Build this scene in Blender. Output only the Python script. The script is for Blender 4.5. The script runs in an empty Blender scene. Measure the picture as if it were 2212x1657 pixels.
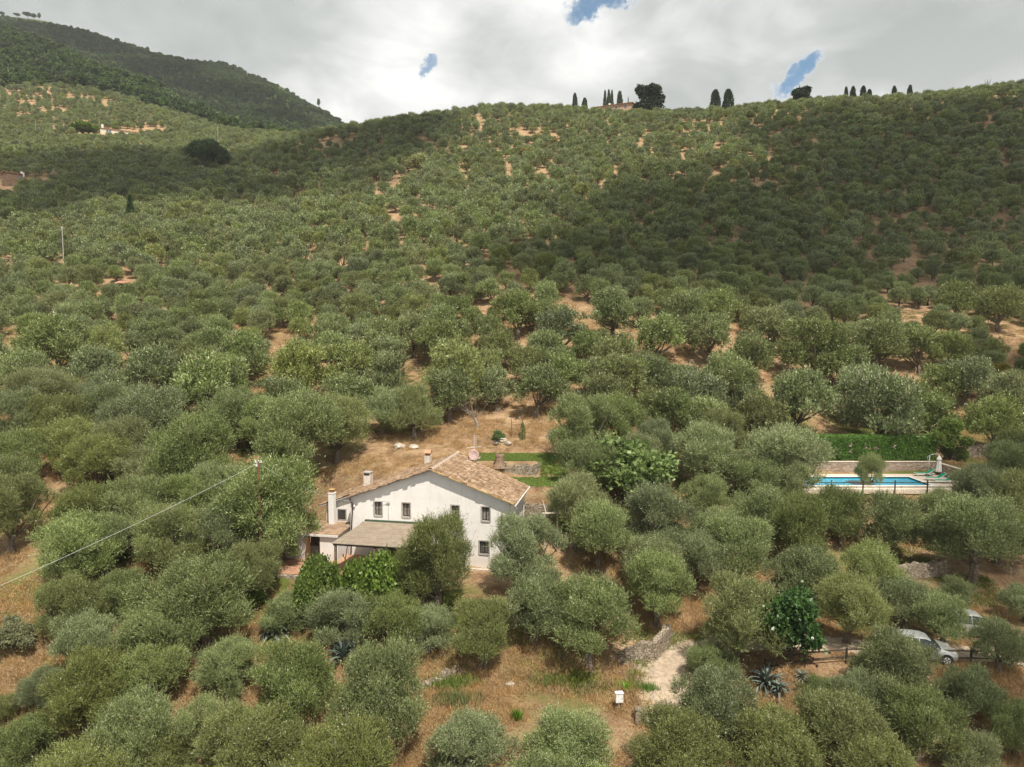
import bpy, bmesh, math, random
import numpy as np
from mathutils import Vector, Matrix

S = bpy.context.scene
COL = S.collection
R = math.radians
# ------------------------------------------------------------------ camera, sky, sun
CZ = 17.7                      # camera height over the patio
PITCH = R(4.1)
FPX, CU, CV = 1475.0, 1106.0, 828.5   # focal length and centre of the 2212 px wide survey of the photograph
cd = bpy.data.cameras.new('camera'); cam = bpy.data.objects.new('camera', cd); COL.objects.link(cam)
cam.location = (0, 0, CZ); cam.rotation_euler = (math.pi/2 - PITCH, 0, 0)
cd.sensor_width = 36; cd.lens = 36*FPX/2212; cd.clip_end = 6000; cd.clip_start = .1
S.camera = cam
SUN_EL, SUN_AZ = R(60), R(23)            # azimuth measured from -Y (behind the camera) to the right
SD = Vector((math.cos(SUN_EL)*math.sin(SUN_AZ), -math.cos(SUN_EL)*math.cos(SUN_AZ), math.sin(SUN_EL)))
ld = bpy.data.lights.new('sun', 'SUN'); ld.energy = 5.0; ld.angle = R(.5); ld.color = (1, .93, .80)
sun = bpy.data.objects.new('sun', ld); COL.objects.link(sun)
sun.rotation_euler = SD.to_track_quat('Z', 'Y').to_euler()
S.view_settings.view_transform = 'Standard'; S.view_settings.look = 'None'
S.view_settings.exposure = .33; S.view_settings.gamma = 1; S.view_settings.use_curve_mapping = False
S.render.engine = 'CYCLES'
S.cycles.max_bounces = 5; S.cycles.diffuse_bounces = 3; S.cycles.glossy_bounces = 2
S.cycles.transmission_bounces = 2; S.cycles.transparent_max_bounces = 24
S.cycles.use_denoising = True; S.cycles.denoiser = 'OPENIMAGEDENOISE'; S.cycles.denoising_input_passes = 'RGB_ALBEDO_NORMAL'

def ray(u, v):
    a = (u-CU)/FPX; b = -(v-CV)/FPX
    return Vector((a, math.cos(PITCH)+b*math.sin(PITCH), -math.sin(PITCH)+b*math.cos(PITCH)))
def zY(v):
    b = -(v-CV)/FPX
    return (-math.sin(PITCH)+b*math.cos(PITCH))/(math.cos(PITCH)+b*math.sin(PITCH))
def pt(u, v, Y):
    d = ray(u, v); k = Y/d.y
    return Vector((d.x*k, Y, CZ+d.z*k))

class NT:
    """small node-tree helper"""
    def __init__(s, tree): s.t = tree; s.n = tree.nodes; s.l = tree.links
    def new(s, typ, **kw):
        n = s.n.new(typ)
        for k, v in kw.items(): setattr(n, k, v)
        return n
    def put(s, sock, v):
        if isinstance(v, bpy.types.NodeSocket): s.l.new(v, sock)
        elif v is not None:
            if hasattr(sock.default_value, '__len__') and not hasattr(v, '__len__'): v = (v,)*len(sock.default_value)
            if hasattr(v, '__len__') and len(sock.default_value) == 4 and len(v) == 3: v = (*v, 1)
            sock.default_value = v
    def math(s, op, a, b=None, c=None, clamp=False):
        n = s.new('ShaderNodeMath', operation=op, use_clamp=clamp)
        s.put(n.inputs[0], a); s.put(n.inputs[1], b); s.put(n.inputs[2], c); return n.outputs[0]
    def vmath(s, op, a, b=None, out=0):
        n = s.new('ShaderNodeVectorMath', operation=op); s.put(n.inputs[0], a); s.put(n.inputs[1], b); return n.outputs[out]
    def mix(s, f, a, b):
        n = s.new('ShaderNodeMix', data_type='RGBA'); s.put(n.inputs[0], f); s.put(n.inputs[6], a); s.put(n.inputs[7], b); return n.outputs[2]
    def noise(s, vec, scale, detail=4, rough=.55, dist=0, out=0):
        n = s.new('ShaderNodeTexNoise'); s.put(n.inputs['Vector'], vec); n.inputs['Scale'].default_value = scale
        n.inputs['Detail'].default_value = detail; n.inputs['Roughness'].default_value = rough; n.inputs['Distortion'].default_value = dist
        return n.outputs[out]
    def step(s, v, lo, hi, a=0., b=1.):
        n = s.new('ShaderNodeMapRange', interpolation_type='SMOOTHSTEP'); s.put(n.inputs[0], v)
        for i, x in enumerate((lo, hi, a, b)): n.inputs[i+1].default_value = x
        return n.outputs[0]
    def ramp(s, v, stops):
        n = s.new('ShaderNodeValToRGB'); s.put(n.inputs[0], v); cr = n.color_ramp
        while len(cr.elements) < len(stops): cr.elements.new(.5)
        for e, (p, c) in zip(cr.elements, stops): e.position = p; e.color = (*c, 1)
        return n.outputs[0]

# sky: Nishita behind a broken deck of cloud
W = bpy.data.worlds.new('World'); S.world = W; W.use_nodes = True
T = NT(W.node_tree); W.node_tree.nodes.clear()
sky = T.new('ShaderNodeTexSky', sky_type='NISHITA'); sky.sun_disc = False
sky.sun_elevation = SUN_EL; sky.sun_rotation = math.pi - SUN_AZ
d = T.new('ShaderNodeTexCoord').outputs['Generated']
sx = T.new('ShaderNodeSeparateXYZ'); T.l.new(d, sx.inputs[0])
zz = T.math('ADD', T.math('MAXIMUM', sx.outputs[2], 0), .22)
cx = T.new('ShaderNodeCombineXYZ')
T.l.new(T.math('DIVIDE', sx.outputs[0], zz), cx.inputs[0]); T.l.new(T.math('DIVIDE', sx.outputs[1], zz), cx.inputs[1])
P = cx.outputs[0]
n1 = T.noise(P, 1.1, 5, .50, .3); n2 = T.noise(P, 3.6, 6, .55, .5)
nn = T.math('ADD', T.math('MULTIPLY', n1, .72), T.math('MULTIPLY', n2, .28))
ccol = T.ramp(nn, [(.39, (.33, .36, .35)), (.455, (.47, .495, .485)), (.51, (.69, .695, .68)), (.575, (.95, .945, .92))])
hor = T.step(sx.outputs[2], .20, .50)
ccol = T.mix(hor, T.mix(.35, ccol, (.74, .74, .72)), ccol)
ccol = T.mix(T.step(sx.outputs[2], .50, .75), ccol, T.mix(.6, ccol, (.30, .32, .32)))      # sky overhead, out of frame, greyed to weaken the fill light
lowf = T.step(sx.outputs[0], -.55, .1)          # the cloud deck is thicker to the left
ccol = T.mix(T.math('MULTIPLY', T.math('SUBTRACT', 1., lowf), T.math('MULTIPLY', hor, .30)), ccol, (.33, .38, .36))
dn = T.vmath('ADD', d, T.vmath('MULTIPLY', T.vmath('SUBTRACT', T.noise(d, 11, 7, .68, 0, 1), (.5, .5, .5)), (.11, .11, .11)))
hole = None
for (u, v, au, av, rot) in ((1287, 4, 44, 19, 12), (1710, 178, 27, 17, 38), (1740, 146, 23, 17, 30), (925, 146, 15, 12, 20), (2080, -200, 60, 60, 0), (700, -400, 150, 80, 0)):
    c = ray(u, v).normalized()
    rt = Vector((c.y, -c.x, 0)).normalized(); up = rt.cross(c)
    ca, sa = math.cos(R(rot)), math.sin(R(rot))
    e1 = (rt*ca+up*sa)*(FPX/au); e2 = (-rt*sa+up*ca)*(FPX/av)
    df = T.vmath('SUBTRACT', dn, tuple(c))
    q1 = T.vmath('DOT_PRODUCT', df, tuple(e1), 1); q2 = T.vmath('DOT_PRODUCT', df, tuple(e2), 1)
    r2 = T.math('ADD', T.math('MULTIPLY', q1, q1), T.math('MULTIPLY', q2, q2))
    m = T.step(r2, .0, 2.6, 1., 0.)
    if u == 925: m = T.math('MULTIPLY', m, .75)
    hole = m if hole is None else T.math('MAXIMUM', hole, m)
rim = T.step(hole, .02, .5)
ccol = T.mix(T.math('MULTIPLY', rim, .5), ccol, (.86, .87, .86))
sky.air_density = 1.0; sky.dust_density = .2; sky.ozone_density = 2.2; sky.altitude = 300
bgs = T.new('ShaderNodeBackground'); T.l.new(T.vmath('MULTIPLY', sky.outputs[0], (.72, 1.08, 1.12)), bgs.inputs[0]); bgs.inputs[1].default_value = .095
bgc = T.new('ShaderNodeBackground'); bgc.inputs[1].default_value = 1.0
below = T.step(sx.outputs[2], -.12, -.02)
T.l.new(T.mix(below, (.10, .09, .06), ccol), bgc.inputs[0])
mx = T.new('ShaderNodeMixShader'); T.l.new(T.math('MULTIPLY', T.step(T.math('MULTIPLY', hole, T.math('MULTIPLY', T.noise(d, 9, 8, .7, .6), 2.1)), .02, 1.05), .95), mx.inputs[0])
T.l.new(bgc.outputs[0], mx.inputs[1]); T.l.new(bgs.outputs[0], mx.inputs[2])
wo = T.new('ShaderNodeOutputWorld'); T.l.new(mx.outputs[0], wo.inputs[0])

# ------------------------------------------------------------------ materials
def principled(name, rough=.8, spec=.3, metal=0.):
    m = bpy.data.materials.new(name); m.use_nodes = True
    t = NT(m.node_tree); b = m.node_tree.nodes['Principled BSDF']
    b.inputs['Roughness'].default_value = rough; b.inputs['Specular IOR Level'].default_value = spec; b.inputs['Metallic'].default_value = metal
    return m, t, b
def objc(t): return t.new('ShaderNodeTexCoord').outputs['Object']
def bump(t, b, h, strength=.5, dist=.05):
    n = t.new('ShaderNodeBump'); n.inputs['Strength'].default_value = strength; n.inputs['Distance'].default_value = dist
    t.put(n.inputs['Height'], h); t.l.new(n.outputs[0], b.inputs['Normal'])
def plain(name, c, rough=.7, var=.15, scale=3., spec=.3, metal=0.):
    m, t, b = principled(name, rough, spec, metal)
    n = t.noise(objc(t), scale, 5, .6)
    t.l.new(t.mix(t.step(n, .3, .7), [x*(1-var) for x in c], [min(1, x*(1+var)) for x in c]), b.inputs['Base Color'])
    bump(t, b, n, .2, .02)
    return m
def leafmat(name, top, under, var=.25, transl=.25, rough=.5, hue=None):
    """leaf material: upper and under side differ, each instance and each leaf a little different"""
    m = bpy.data.materials.new(name); m.use_nodes = True
    t = NT(m.node_tree); b = m.node_tree.nodes['Principled BSDF']; out = m.node_tree.nodes['Material Output']
    b.inputs['Roughness'].default_value = rough; b.inputs['Specular IOR Level'].default_value = .35
    g = t.new('ShaderNodeNewGeometry'); at = t.new('ShaderNodeAttribute', attribute_name='tint')
    oi = t.new('ShaderNodeObjectInfo')
    c = t.mix(g.outputs['Backfacing'], top, under)
    c = t.mix(t.math('MULTIPLY', t.step(oi.outputs['Random'], .35, 1.), .55), c, hue or [top[0]*1.5, top[1]*1.12, top[2]*.9])
    r2 = t.math('FRACT', t.math('MULTIPLY', oi.outputs['Random'], 17.31))
    k = t.math('MULTIPLY', t.math('ADD', t.math('MULTIPLY', at.outputs['Fac'], 2*var), 1-var), t.math('ADD', t.math('MULTIPLY', r2, .5), .76))
    hsv = t.new('ShaderNodeHueSaturation'); t.l.new(c, hsv.inputs['Color']); t.l.new(k, hsv.inputs['Value'])
    r3 = t.math('FRACT', t.math('MULTIPLY', oi.outputs['Random'], 41.7)); t.l.new(t.math('ADD', t.math('MULTIPLY', r3, .3), .9), hsv.inputs['Saturation'])
    t.l.new(hsv.outputs[0], b.inputs['Base Color'])
    tr = t.new('ShaderNodeBsdfTranslucent'); t.l.new(hsv.outputs[0], tr.inputs[0])
    ms = t.new('ShaderNodeMixShader'); ms.inputs[0].default_value = transl
    t.l.new(b.outputs[0], ms.inputs[1]); t.l.new(tr.outputs[0], ms.inputs[2]); t.l.new(ms.outputs[0], out.inputs[0])
    return m
M = {}
M['olive'] = leafmat('olive_leaf', (.145, .193, .063), (.325, .36, .19), .6, .26, .34, (.225, .23, .085))
M['forest'] = leafmat('forest_leaf', (.075, .125, .042), (.10, .15, .05), .35, .25, .6, (.12, .15, .045))
M['fig'] = leafmat('fig_leaf', (.135, .20, .045), (.19, .26, .08), .4, .3, .4, (.16, .21, .05))
M['darkleaf'] = leafmat('dark_leaf', (.045, .090, .03), (.08, .13, .05), .35, .2, .35, (.05, .10, .03))
M['hedge'] = leafmat('hedge_leaf', (.15, .27, .045), (.18, .30, .08), .4, .35, .4, (.15, .28, .045))
M['lime'] = leafmat('lime_leaf', (.17, .27, .03), (.2, .3, .06), .3, .3, .5, (.2, .28, .03))
M['pine'] = leafmat('pine_leaf', (.055, .095, .032), (.06, .10, .035), .35, .1, .6, (.04, .075, .02))
M['cypress'] = leafmat('cypress_leaf', (.048, .075, .036), (.05, .08, .04), .35, .05, .7, (.04, .06, .028))
M['palebush'] = leafmat('pale_leaf', (.30, .32, .13), (.34, .34, .2), .3, .3, .5, (.34, .33, .15))
M['yellowbush'] = leafmat('yellow_leaf', (.28, .25, .06), (.3, .27, .1), .3, .3, .5, (.3, .24, .05))
M['straw'] = leafmat('straw', (.52, .37, .20), (.52, .37, .21), .35, .3, .8, (.40, .25, .12))
M['weed'] = leafmat('weed', (.13, .20, .045), (.15, .21, .06), .35, .3, .7, (.25, .24, .08))
M['lawnblade'] = leafmat('lawn_blade', (.16, .235, .055), (.17, .24, .06), .35, .3, .7, (.22, .25, .08))
M['agave'] = leafmat('agave_leaf', (.15, .185, .165), (.15, .19, .17), .4, .05, .4, (.17, .20, .17))
M['vine'] = leafmat('vine_leaf', (.12, .185, .045), (.15, .21, .07), .4, .3, .5, (.14, .19, .04))
M['petal'] = plain('petal', (.80, .45, .52), .6)
M['magenta'] = plain('magenta_petal', (.55, .06, .25), .6)

m, t, b = principled('bark', .9); n = t.noise(objc(t), 9, 5, .7)
t.l.new(t.ramp(n, [(.3, (.07, .05, .035)), (.5, (.16, .125, .095)), (.7, (.28, .24, .20))]), b.inputs['Base Color']); bump(t, b, n, .8, .05); M['bark'] = m

m, t, b = principled('dry_ground', .95, .1)
pos = t.new('ShaderNodeNewGeometry').outputs['Position']
big = t.noise(pos, .045, 4, .55); mid = t.noise(pos, .5, 5, .65, .6); fin = t.noise(pos, 5.5, 6, .75)
strv = t.new('ShaderNodeMapping'); t.l.new(pos, strv.inputs[0]); strv.inputs['Scale'].default_value = (1, 1, 3.2)
fib = t.noise(strv.outputs[0], 2.6, 7, .8, 1.5)
c = t.ramp(mid, [(.30, (.23, .145, .085)), (.43, (.34, .22, .13)), (.54, (.44, .30, .18)), (.68, (.53, .39, .25))])
c = t.mix(t.step(fib, .46, .66), c, (.19, .105, .05))
c = t.mix(t.step(fin, .5, .75, 0, .5), c, (.56, .41, .26))
att = t.new('ShaderNodeAttribute', attribute_name='green').outputs['Fac']
gm = t.math('ADD', t.math('MULTIPLY', t.step(t.math('ADD', t.math('MULTIPLY', big, .6), t.math('MULTIPLY', mid, .4)), .52, .66), .55), t.math('MULTIPLY', att, t.step(mid, .3, .55)), clamp=True)
c = t.mix(gm, c, t.mix(fin, (.10, .14, .03), (.19, .20, .055)))
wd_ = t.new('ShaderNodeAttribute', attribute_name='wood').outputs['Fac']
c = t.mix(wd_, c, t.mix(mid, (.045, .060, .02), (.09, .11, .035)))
t.l.new(c, b.inputs['Base Color']); bump(t, b, t.math('ADD', fib, fin), 1., .14); M['ground'] = m

def stonemat(name, cols, scale=5., mortar=(.10, .07, .045), stretch=(1, 1, 1.6)):
    m, t, b = principled(name, .9, .2)
    mp = t.new('ShaderNodeMapping'); t.l.new(objc(t), mp.inputs[0]); mp.inputs['Scale'].default_value = stretch
    wv = t.vmath('ADD', mp.outputs[0], t.vmath('MULTIPLY', t.noise(mp.outputs[0], 3, 3, .5, 0, 1), (.12, .12, .12)))
    v = t.new('ShaderNodeTexVoronoi'); t.l.new(wv, v.inputs['Vector']); v.inputs['Scale'].default_value = scale
    e = t.new('ShaderNodeTexVoronoi', feature='DISTANCE_TO_EDGE'); t.l.new(wv, e.inputs['Vector']); e.inputs['Scale'].default_value = scale
    sep = t.new('ShaderNodeSeparateColor'); t.l.new(v.outputs['Color'], sep.inputs[0])
    c = t.ramp(sep.outputs[0], [(0, cols[0]), (.5, cols[1]), (1, cols[2])])
    n = t.noise(objc(t), 14, 4, .7)
    c = t.mix(t.math('MULTIPLY', n, .45), c, [x*.5 for x in cols[0]])
    edge = t.step(e.outputs['Distance'], .0, .07)
    t.l.new(t.mix(edge, mortar, c), b.inputs['Base Color'])
    bump(t, b, t.math('ADD', edge, t.math('MULTIPLY', n, .4)), .9, .08)
    return m
M['drystone'] = stonemat('dry_stone', [(.26, .21, .16), (.38, .31, .24), (.50, .43, .34)], 3.6)
M['rubble'] = stonemat('old_house_stone', [(.27, .16, .10), (.36, .24, .16), (.42, .31, .22)], 2.6)
M['poolstone'] = stonemat('split_stone', [(.34, .25, .19), (.50, .39, .31), (.62, .53, .45)], 3.0, (.24, .17, .12), (1, 1, 4))

m, t, b = principled('white_render', .85, .2)
o = objc(t); n = t.noise(o, 1.1, 6, .6); n2 = t.noise(o, 11, 5, .6)
c = t.mix(t.step(n, .35, .75), (.79, .765, .75), (.72, .69, .665))
sz = t.new('ShaderNodeSeparateXYZ'); t.l.new(o, sz.inputs[0])
mp = t.new('ShaderNodeMapping'); t.l.new(o, mp.inputs[0]); mp.inputs['Scale'].default_value = (3.5, 3.5, .35)
streak = t.noise(mp.outputs[0], 1.6, 5, .6)
c = t.mix(t.math('MULTIPLY', t.step(streak, .50, .78), .42), c, (.55, .49, .43))
c = t.mix(t.math('MULTIPLY', t.step(t.math('ADD', sz.outputs[2], t.math('MULTIPLY', n, .9)), .5, 1.3, 1., 0.), .45), c, (.52, .45, .38))
t.l.new(c, b.inputs['Base Color']); bump(t, b, t.math('ADD', n, t.math('MULTIPLY', n2, .5)), .35, .03); M['white'] = m

m, t, b = principled('old_clay_tile', .85, .2)
o = objc(t)
mp = t.new('ShaderNodeMapping'); t.l.new(o, mp.inputs[0]); mp.inputs['Scale'].default_value = (2.7, 4.6, 2.7)
v = t.new('ShaderNodeTexVoronoi'); t.l.new(mp.outputs[0], v.inputs['Vector']); v.inputs['Scale'].default_value = 1.
sep = t.new('ShaderNodeSeparateColor'); t.l.new(v.outputs['Color'], sep.inputs[0])
c = t.ramp(sep.outputs[0], [(0, (.14, .09, .055)), (.35, (.235, .15, .092)), (.7, (.30, .20, .13)), (1, (.40, .305, .215))])
n = t.noise(o, 6, 6, .75)
c = t.mix(t.step(n, .48, .72), c, (.19, .135, .095)); c = t.mix(t.step(t.noise(o, 2.1, 5, .7), .60, .72, 0, .55), c, (.50, .40, .29))
t.l.new(c, b.inputs['Base Color']); bump(t, b, n, .6, .03); M['tile'] = m

M['ridge'] = plain('ridge_mortar', (.50, .40, .31), .9, .3, 6)
M['terracotta'] = plain('terracotta_paving', (.40, .225, .145), .85, .25, 1.6)
m, t, b = principled('roofing_felt', .9, .15)
o = objc(t); sz = t.new('ShaderNodeSeparateXYZ'); t.l.new(o, sz.inputs[0])
n = t.noise(o, 1.5, 6, .65, .5); n2 = t.noise(o, 9, 5, .7)
c = t.mix(t.step(n, .35, .7), (.25, .20, .155), (.33, .27, .215))
seam = t.math('ABSOLUTE', t.math('SUBTRACT', t.math('FRACT', t.math('ADD', t.math('MULTIPLY', sz.outputs[1], 1.0), t.math('MULTIPLY', n, .08))), .5))
c = t.mix(t.step(seam, .475, .495), c, (.13, .105, .08))
crk = t.noise(o, 2.4, 7, .8, 2.)
c = t.mix(t.step(t.math('ABSOLUTE', t.math('SUBTRACT', crk, .5)), 0., .012, .6, 0.), c, (.13, .11, .08))
t.l.new(c, b.inputs['Base Color']); bump(t, b, n2, .4, .02); M['felt'] = m
M['surround'] = plain('grey_stone_surround', (.40, .37, .35), .8, .12, 7)
M['darkwood'] = plain('dark_wood', (.055, .040, .030), .7, .3, 6)
M['brownwood'] = plain('brown_wood', (.16, .075, .04), .7, .3, 6)
M['postwood'] = plain('weathered_wood', (.17, .13, .09), .85, .3, 6)
M['palewood'] = plain('pale_timber', (.50, .44, .38), .8, .2, 5)
M['glass'] = plain('window_pane', (.07, .065, .06), .15, .2, 2, .6)
M['curtain'] = plain('net_curtain', (.22, .20, .175), .8, .3, 8)
M['interior'] = plain('dark_interior', (.035, .028, .024), .9, .3, 2)
M['iron'] = plain('dark_iron', (.03, .03, .03), .5, .2, 5, .4)
M['pipe'] = plain('brown_downpipe', (.055, .035, .03), .4, .1, 5, .5)
M['gutter'] = plain('pale_gutter', (.68, .66, .63), .45, .1, 5, .5)
M['silver'] = plain('galvanised_metal', (.60, .60, .58), .45, .15, 6, .5)
M['wire'] = plain('pale_cable', (.50, .52, .52), .5, .05, 3)
M['dish'] = plain('dish_face', (.42, .29, .27), .6, .2, 5)
M['yellowedge'] = plain('yellow_verge_tile', (.50, .33, .13), .85, .3, 9)
M['plastic'] = plain('white_plastic', (.78, .78, .77), .5, .05, 3, .4)
M['umbrella'] = plain('white_canvas', (.80, .80, .77), .85, .06, 4)
M['greensling'] = plain('green_mesh_fabric', (.0, .30, .17), .7, .12, 9)
M['coping'] = plain('pale_stone_coping', (.66, .55, .46), .8, .12, 2)
M['rust'] = plain('rusty_iron', (.17, .09, .055), .8, .3, 8)
M['carpaint'] = plain('silver_car_paint', (.52, .53, .53), .28, .03, 1, .6, .5)
M['greypaint'] = plain('grey_car_paint', (.42, .42, .40), .3, .03, 1, .6, .5)
M['carglass'] = plain('car_glass', (.012, .02, .02), .06, .1, 1, .8)
M['tyre'] = plain('tyre_rubber', (.02, .02, .02), .85, .1, 5)
M['redlamp'] = plain('red_lamp', (.45, .03, .02), .3, .05, 3, .6)
M['clearlamp'] = plain('clear_lamp', (.6, .6, .6), .15, .05, 3, .8)
M['gravel'] = plain('gravel_track', (.38, .30, .225), .95, .25, 3.5)
M['villa'] = plain('ochre_render', (.46, .33, .22), .9, .12, .6)
M['cream'] = plain('cream_render', (.66, .60, .47), .9, .1, .6)
M['shutter'] = plain('blue_grey_shutter', (.17, .20, .28), .7, .1, 2)
M['farroof'] = plain('far_clay_roof', (.40, .22, .14), .9, .3, .9)
M['rock'] = plain('grey_rock', (.40, .36, .31), .9, .3, 1.2)
M['stump'] = plain('old_stump', (.24, .16, .11), .9, .35, 7)
m, t, b = principled('pool_water', .12, .2)
n = t.noise(objc(t), 2.2, 4, .6)
t.l.new(t.mix(t.step(n, .3, .7), (.012, .30, .52), (.03, .42, .62)), b.inputs['Base Color']); bump(t, b, n, .15, .03); M['water'] = m
m = bpy.data.materials.new('cloud_vapour'); m.use_nodes = True; t = NT(m.node_tree); t.n.remove(t.n['Principled BSDF'])
lw = t.new('ShaderNodeLayerWeight'); lw.inputs[0].default_value = .5
tr = t.new('ShaderNodeBsdfTransparent'); df = t.new('ShaderNodeBsdfDiffuse'); df.inputs[0].default_value = (.9, .9, .9, 1)
ms = t.new('ShaderNodeMixShader'); t.l.new(t.step(lw.outputs['Facing'], .05, .95, .27, 0.), ms.inputs[0])
t.l.new(tr.outputs[0], ms.inputs[1]); t.l.new(df.outputs[0], ms.inputs[2]); t.l.new(ms.outputs[0], t.n['Material Output'].inputs[0]); M['cloud'] = m

# ------------------------------------------------------------------ mesh helpers
def link(name, me, mats, parent=None, loc=None):
    o = bpy.data.objects.new(name, me); COL.objects.link(o)
    if mats is not None:
        for mm in (mats if isinstance(mats, (list, tuple)) else [mats]): me.materials.append(mm)
    if parent is not None: o.parent = parent
    if loc is not None: o.location = loc
    return o
class MB:
    def __init__(s, fr=None): s.v = []; s.f = []; s.fr = fr
    def addv(s, ps):
        i = len(s.v)
        for p in ps:
            p = Vector(p)
            if s.fr is not None: p = s.fr @ p
            s.v.append(tuple(p))
        return i
    def box(s, x0, x1, y0, y1, z0, z1, top=None):
        a, b2, c2, d2 = top or (x0, x1, y0, y1)
        i = s.addv([(x0,y0,z0),(x1,y0,z0),(x1,y1,z0),(x0,y1,z0),(a,c2,z1),(b2,c2,z1),(b2,d2,z1),(a,d2,z1)])
        s.f += [tuple(i+k for k in q) for q in ((3,2,1,0),(4,5,6,7),(0,1,5,4),(1,2,6,5),(2,3,7,6),(3,0,4,7))]
        return s
    def quad(s, *ps): i = s.addv(ps); s.f.append(tuple(range(i, i+len(ps)))); return s
    def prism(s, poly, h):
        """extrude a 3-d polygon by vector h"""
        n = len(poly); h = Vector(h); i = s.addv(poly); s.addv([Vector(p)+h for p in poly])
        s.f.append(tuple(range(i+n-1, i-1, -1))); s.f.append(tuple(range(i+n, i+2*n)))
        for k in range(n): s.f.append((i+k, i+(k+1) % n, i+n+(k+1) % n, i+n+k))
        return s
    def tube(s, pts, rad, n=6, cap=True):
        pts = [Vector(p) for p in pts]; rad = rad if hasattr(rad, '__len__') else [rad]*len(pts)
        rings = []; prev = None
        for k, p in enumerate(pts):
            tdir = (pts[min(k+1, len(pts)-1)]-pts[max(k-1, 0)]).normalized()
            ref = prev if prev is not None else (Vector((0, 0, 1)) if abs(tdir.z) < .9 else Vector((1, 0, 0)))
            a = tdir.cross(ref).normalized() if prev is None else (prev-tdir*prev.dot(tdir)).normalized()
            bb = tdir.cross(a); prev = a
            rings.append(s.addv([p+(a*math.cos(2*math.pi*j/n)+bb*math.sin(2*math.pi*j/n))*rad[k] for j in range(n)]))
        for k in range(len(rings)-1):
            for j in range(n): s.f.append((rings[k]+j, rings[k]+(j+1) % n, rings[k+1]+(j+1) % n, rings[k+1]+j))
        if cap: s.f.append(tuple(rings[0]+j for j in range(n-1, -1, -1))); s.f.append(tuple(rings[-1]+j for j in range(n)))
        return s
    def lathe(s, c, prof, n=16):
        c = Vector(c); rings = [s.addv([c+Vector((r*math.cos(2*math.pi*j/n), r*math.sin(2*math.pi*j/n), z)) for j in range(n)]) for r, z in prof]
        for k in range(len(rings)-1):
            for j in range(n): s.f.append((rings[k]+j, rings[k]+(j+1) % n, rings[k+1]+(j+1) % n, rings[k+1]+j))
        s.f.append(tuple(rings[0]+j for j in range(n-1, -1, -1))); s.f.append(tuple(rings[-1]+j for j in range(n)))
        return s
    def mesh(s, name):
        me = bpy.data.meshes.new(name); me.from_pydata(s.v, [], s.f); me.update(); return me
    def build(s, name, mat, parent=None, smooth=False, bevel=0):
        me = s.mesh(name)
        if bevel:
            bm = bmesh.new(); bm.from_mesh(me); bmesh.ops.bevel(bm, geom=bm.edges[:], offset=bevel, segments=2, affect='EDGES', clamp_overlap=True); bm.to_mesh(me); bm.free()
        o = link(name, me, mat, parent)
        if smooth: me.polygons.foreach_set('use_smooth', [True]*len(me.polygons))
        return o
def tag(o, label=None, cat=None, group=None, kind=None):
    if label: o['label'] = label
    if cat: o['category'] = cat
    if group: o['group'] = group
    if kind: o['kind'] = kind
    return o
def empty(name, loc, label, cat, group=None, rz=0., sc=None):
    o = bpy.data.objects.new(name, None); COL.objects.link(o); o.location = loc; o.rotation_euler = (0, 0, rz); o.empty_display_size = .3
    if sc is not None: o.scale = sc
    return tag(o, label, cat, group)
def copy_tree(o, parent=None):
    c = o.copy(); COL.objects.link(c); c.parent = parent
    for ch in o.children: copy_tree(ch, c)
    return c
def arrmesh(name, V, F, tint=None, mats=(), matidx=None, smooth=False):
    """mesh from numpy: V (n,3), F (m,4) quads"""
    me = bpy.data.meshes.new(name); k = F.shape[1]
    me.vertices.add(len(V)); me.vertices.foreach_set('co', np.ascontiguousarray(V, dtype=np.float32).ravel())
    me.loops.add(F.size); me.loops.foreach_set('vertex_index', np.ascontiguousarray(F, dtype=np.int32).ravel())
    me.polygons.add(len(F)); me.polygons.foreach_set('loop_start', np.arange(0, F.size, k, dtype=np.int32))
    if matidx is not None: me.polygons.foreach_set('material_index', np.ascontiguousarray(matidx, dtype=np.int32))
    me.update(calc_edges=True)
    if smooth: me.polygons.foreach_set('use_smooth', np.ones(len(F), dtype=bool))
    if tint is not None:
        a = me.attributes.new('tint', 'FLOAT', 'FACE'); a.data.foreach_set('value', np.ascontiguousarray(tint, dtype=np.float32))
    for mm in mats: me.materials.append(mm)
    return me

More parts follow.
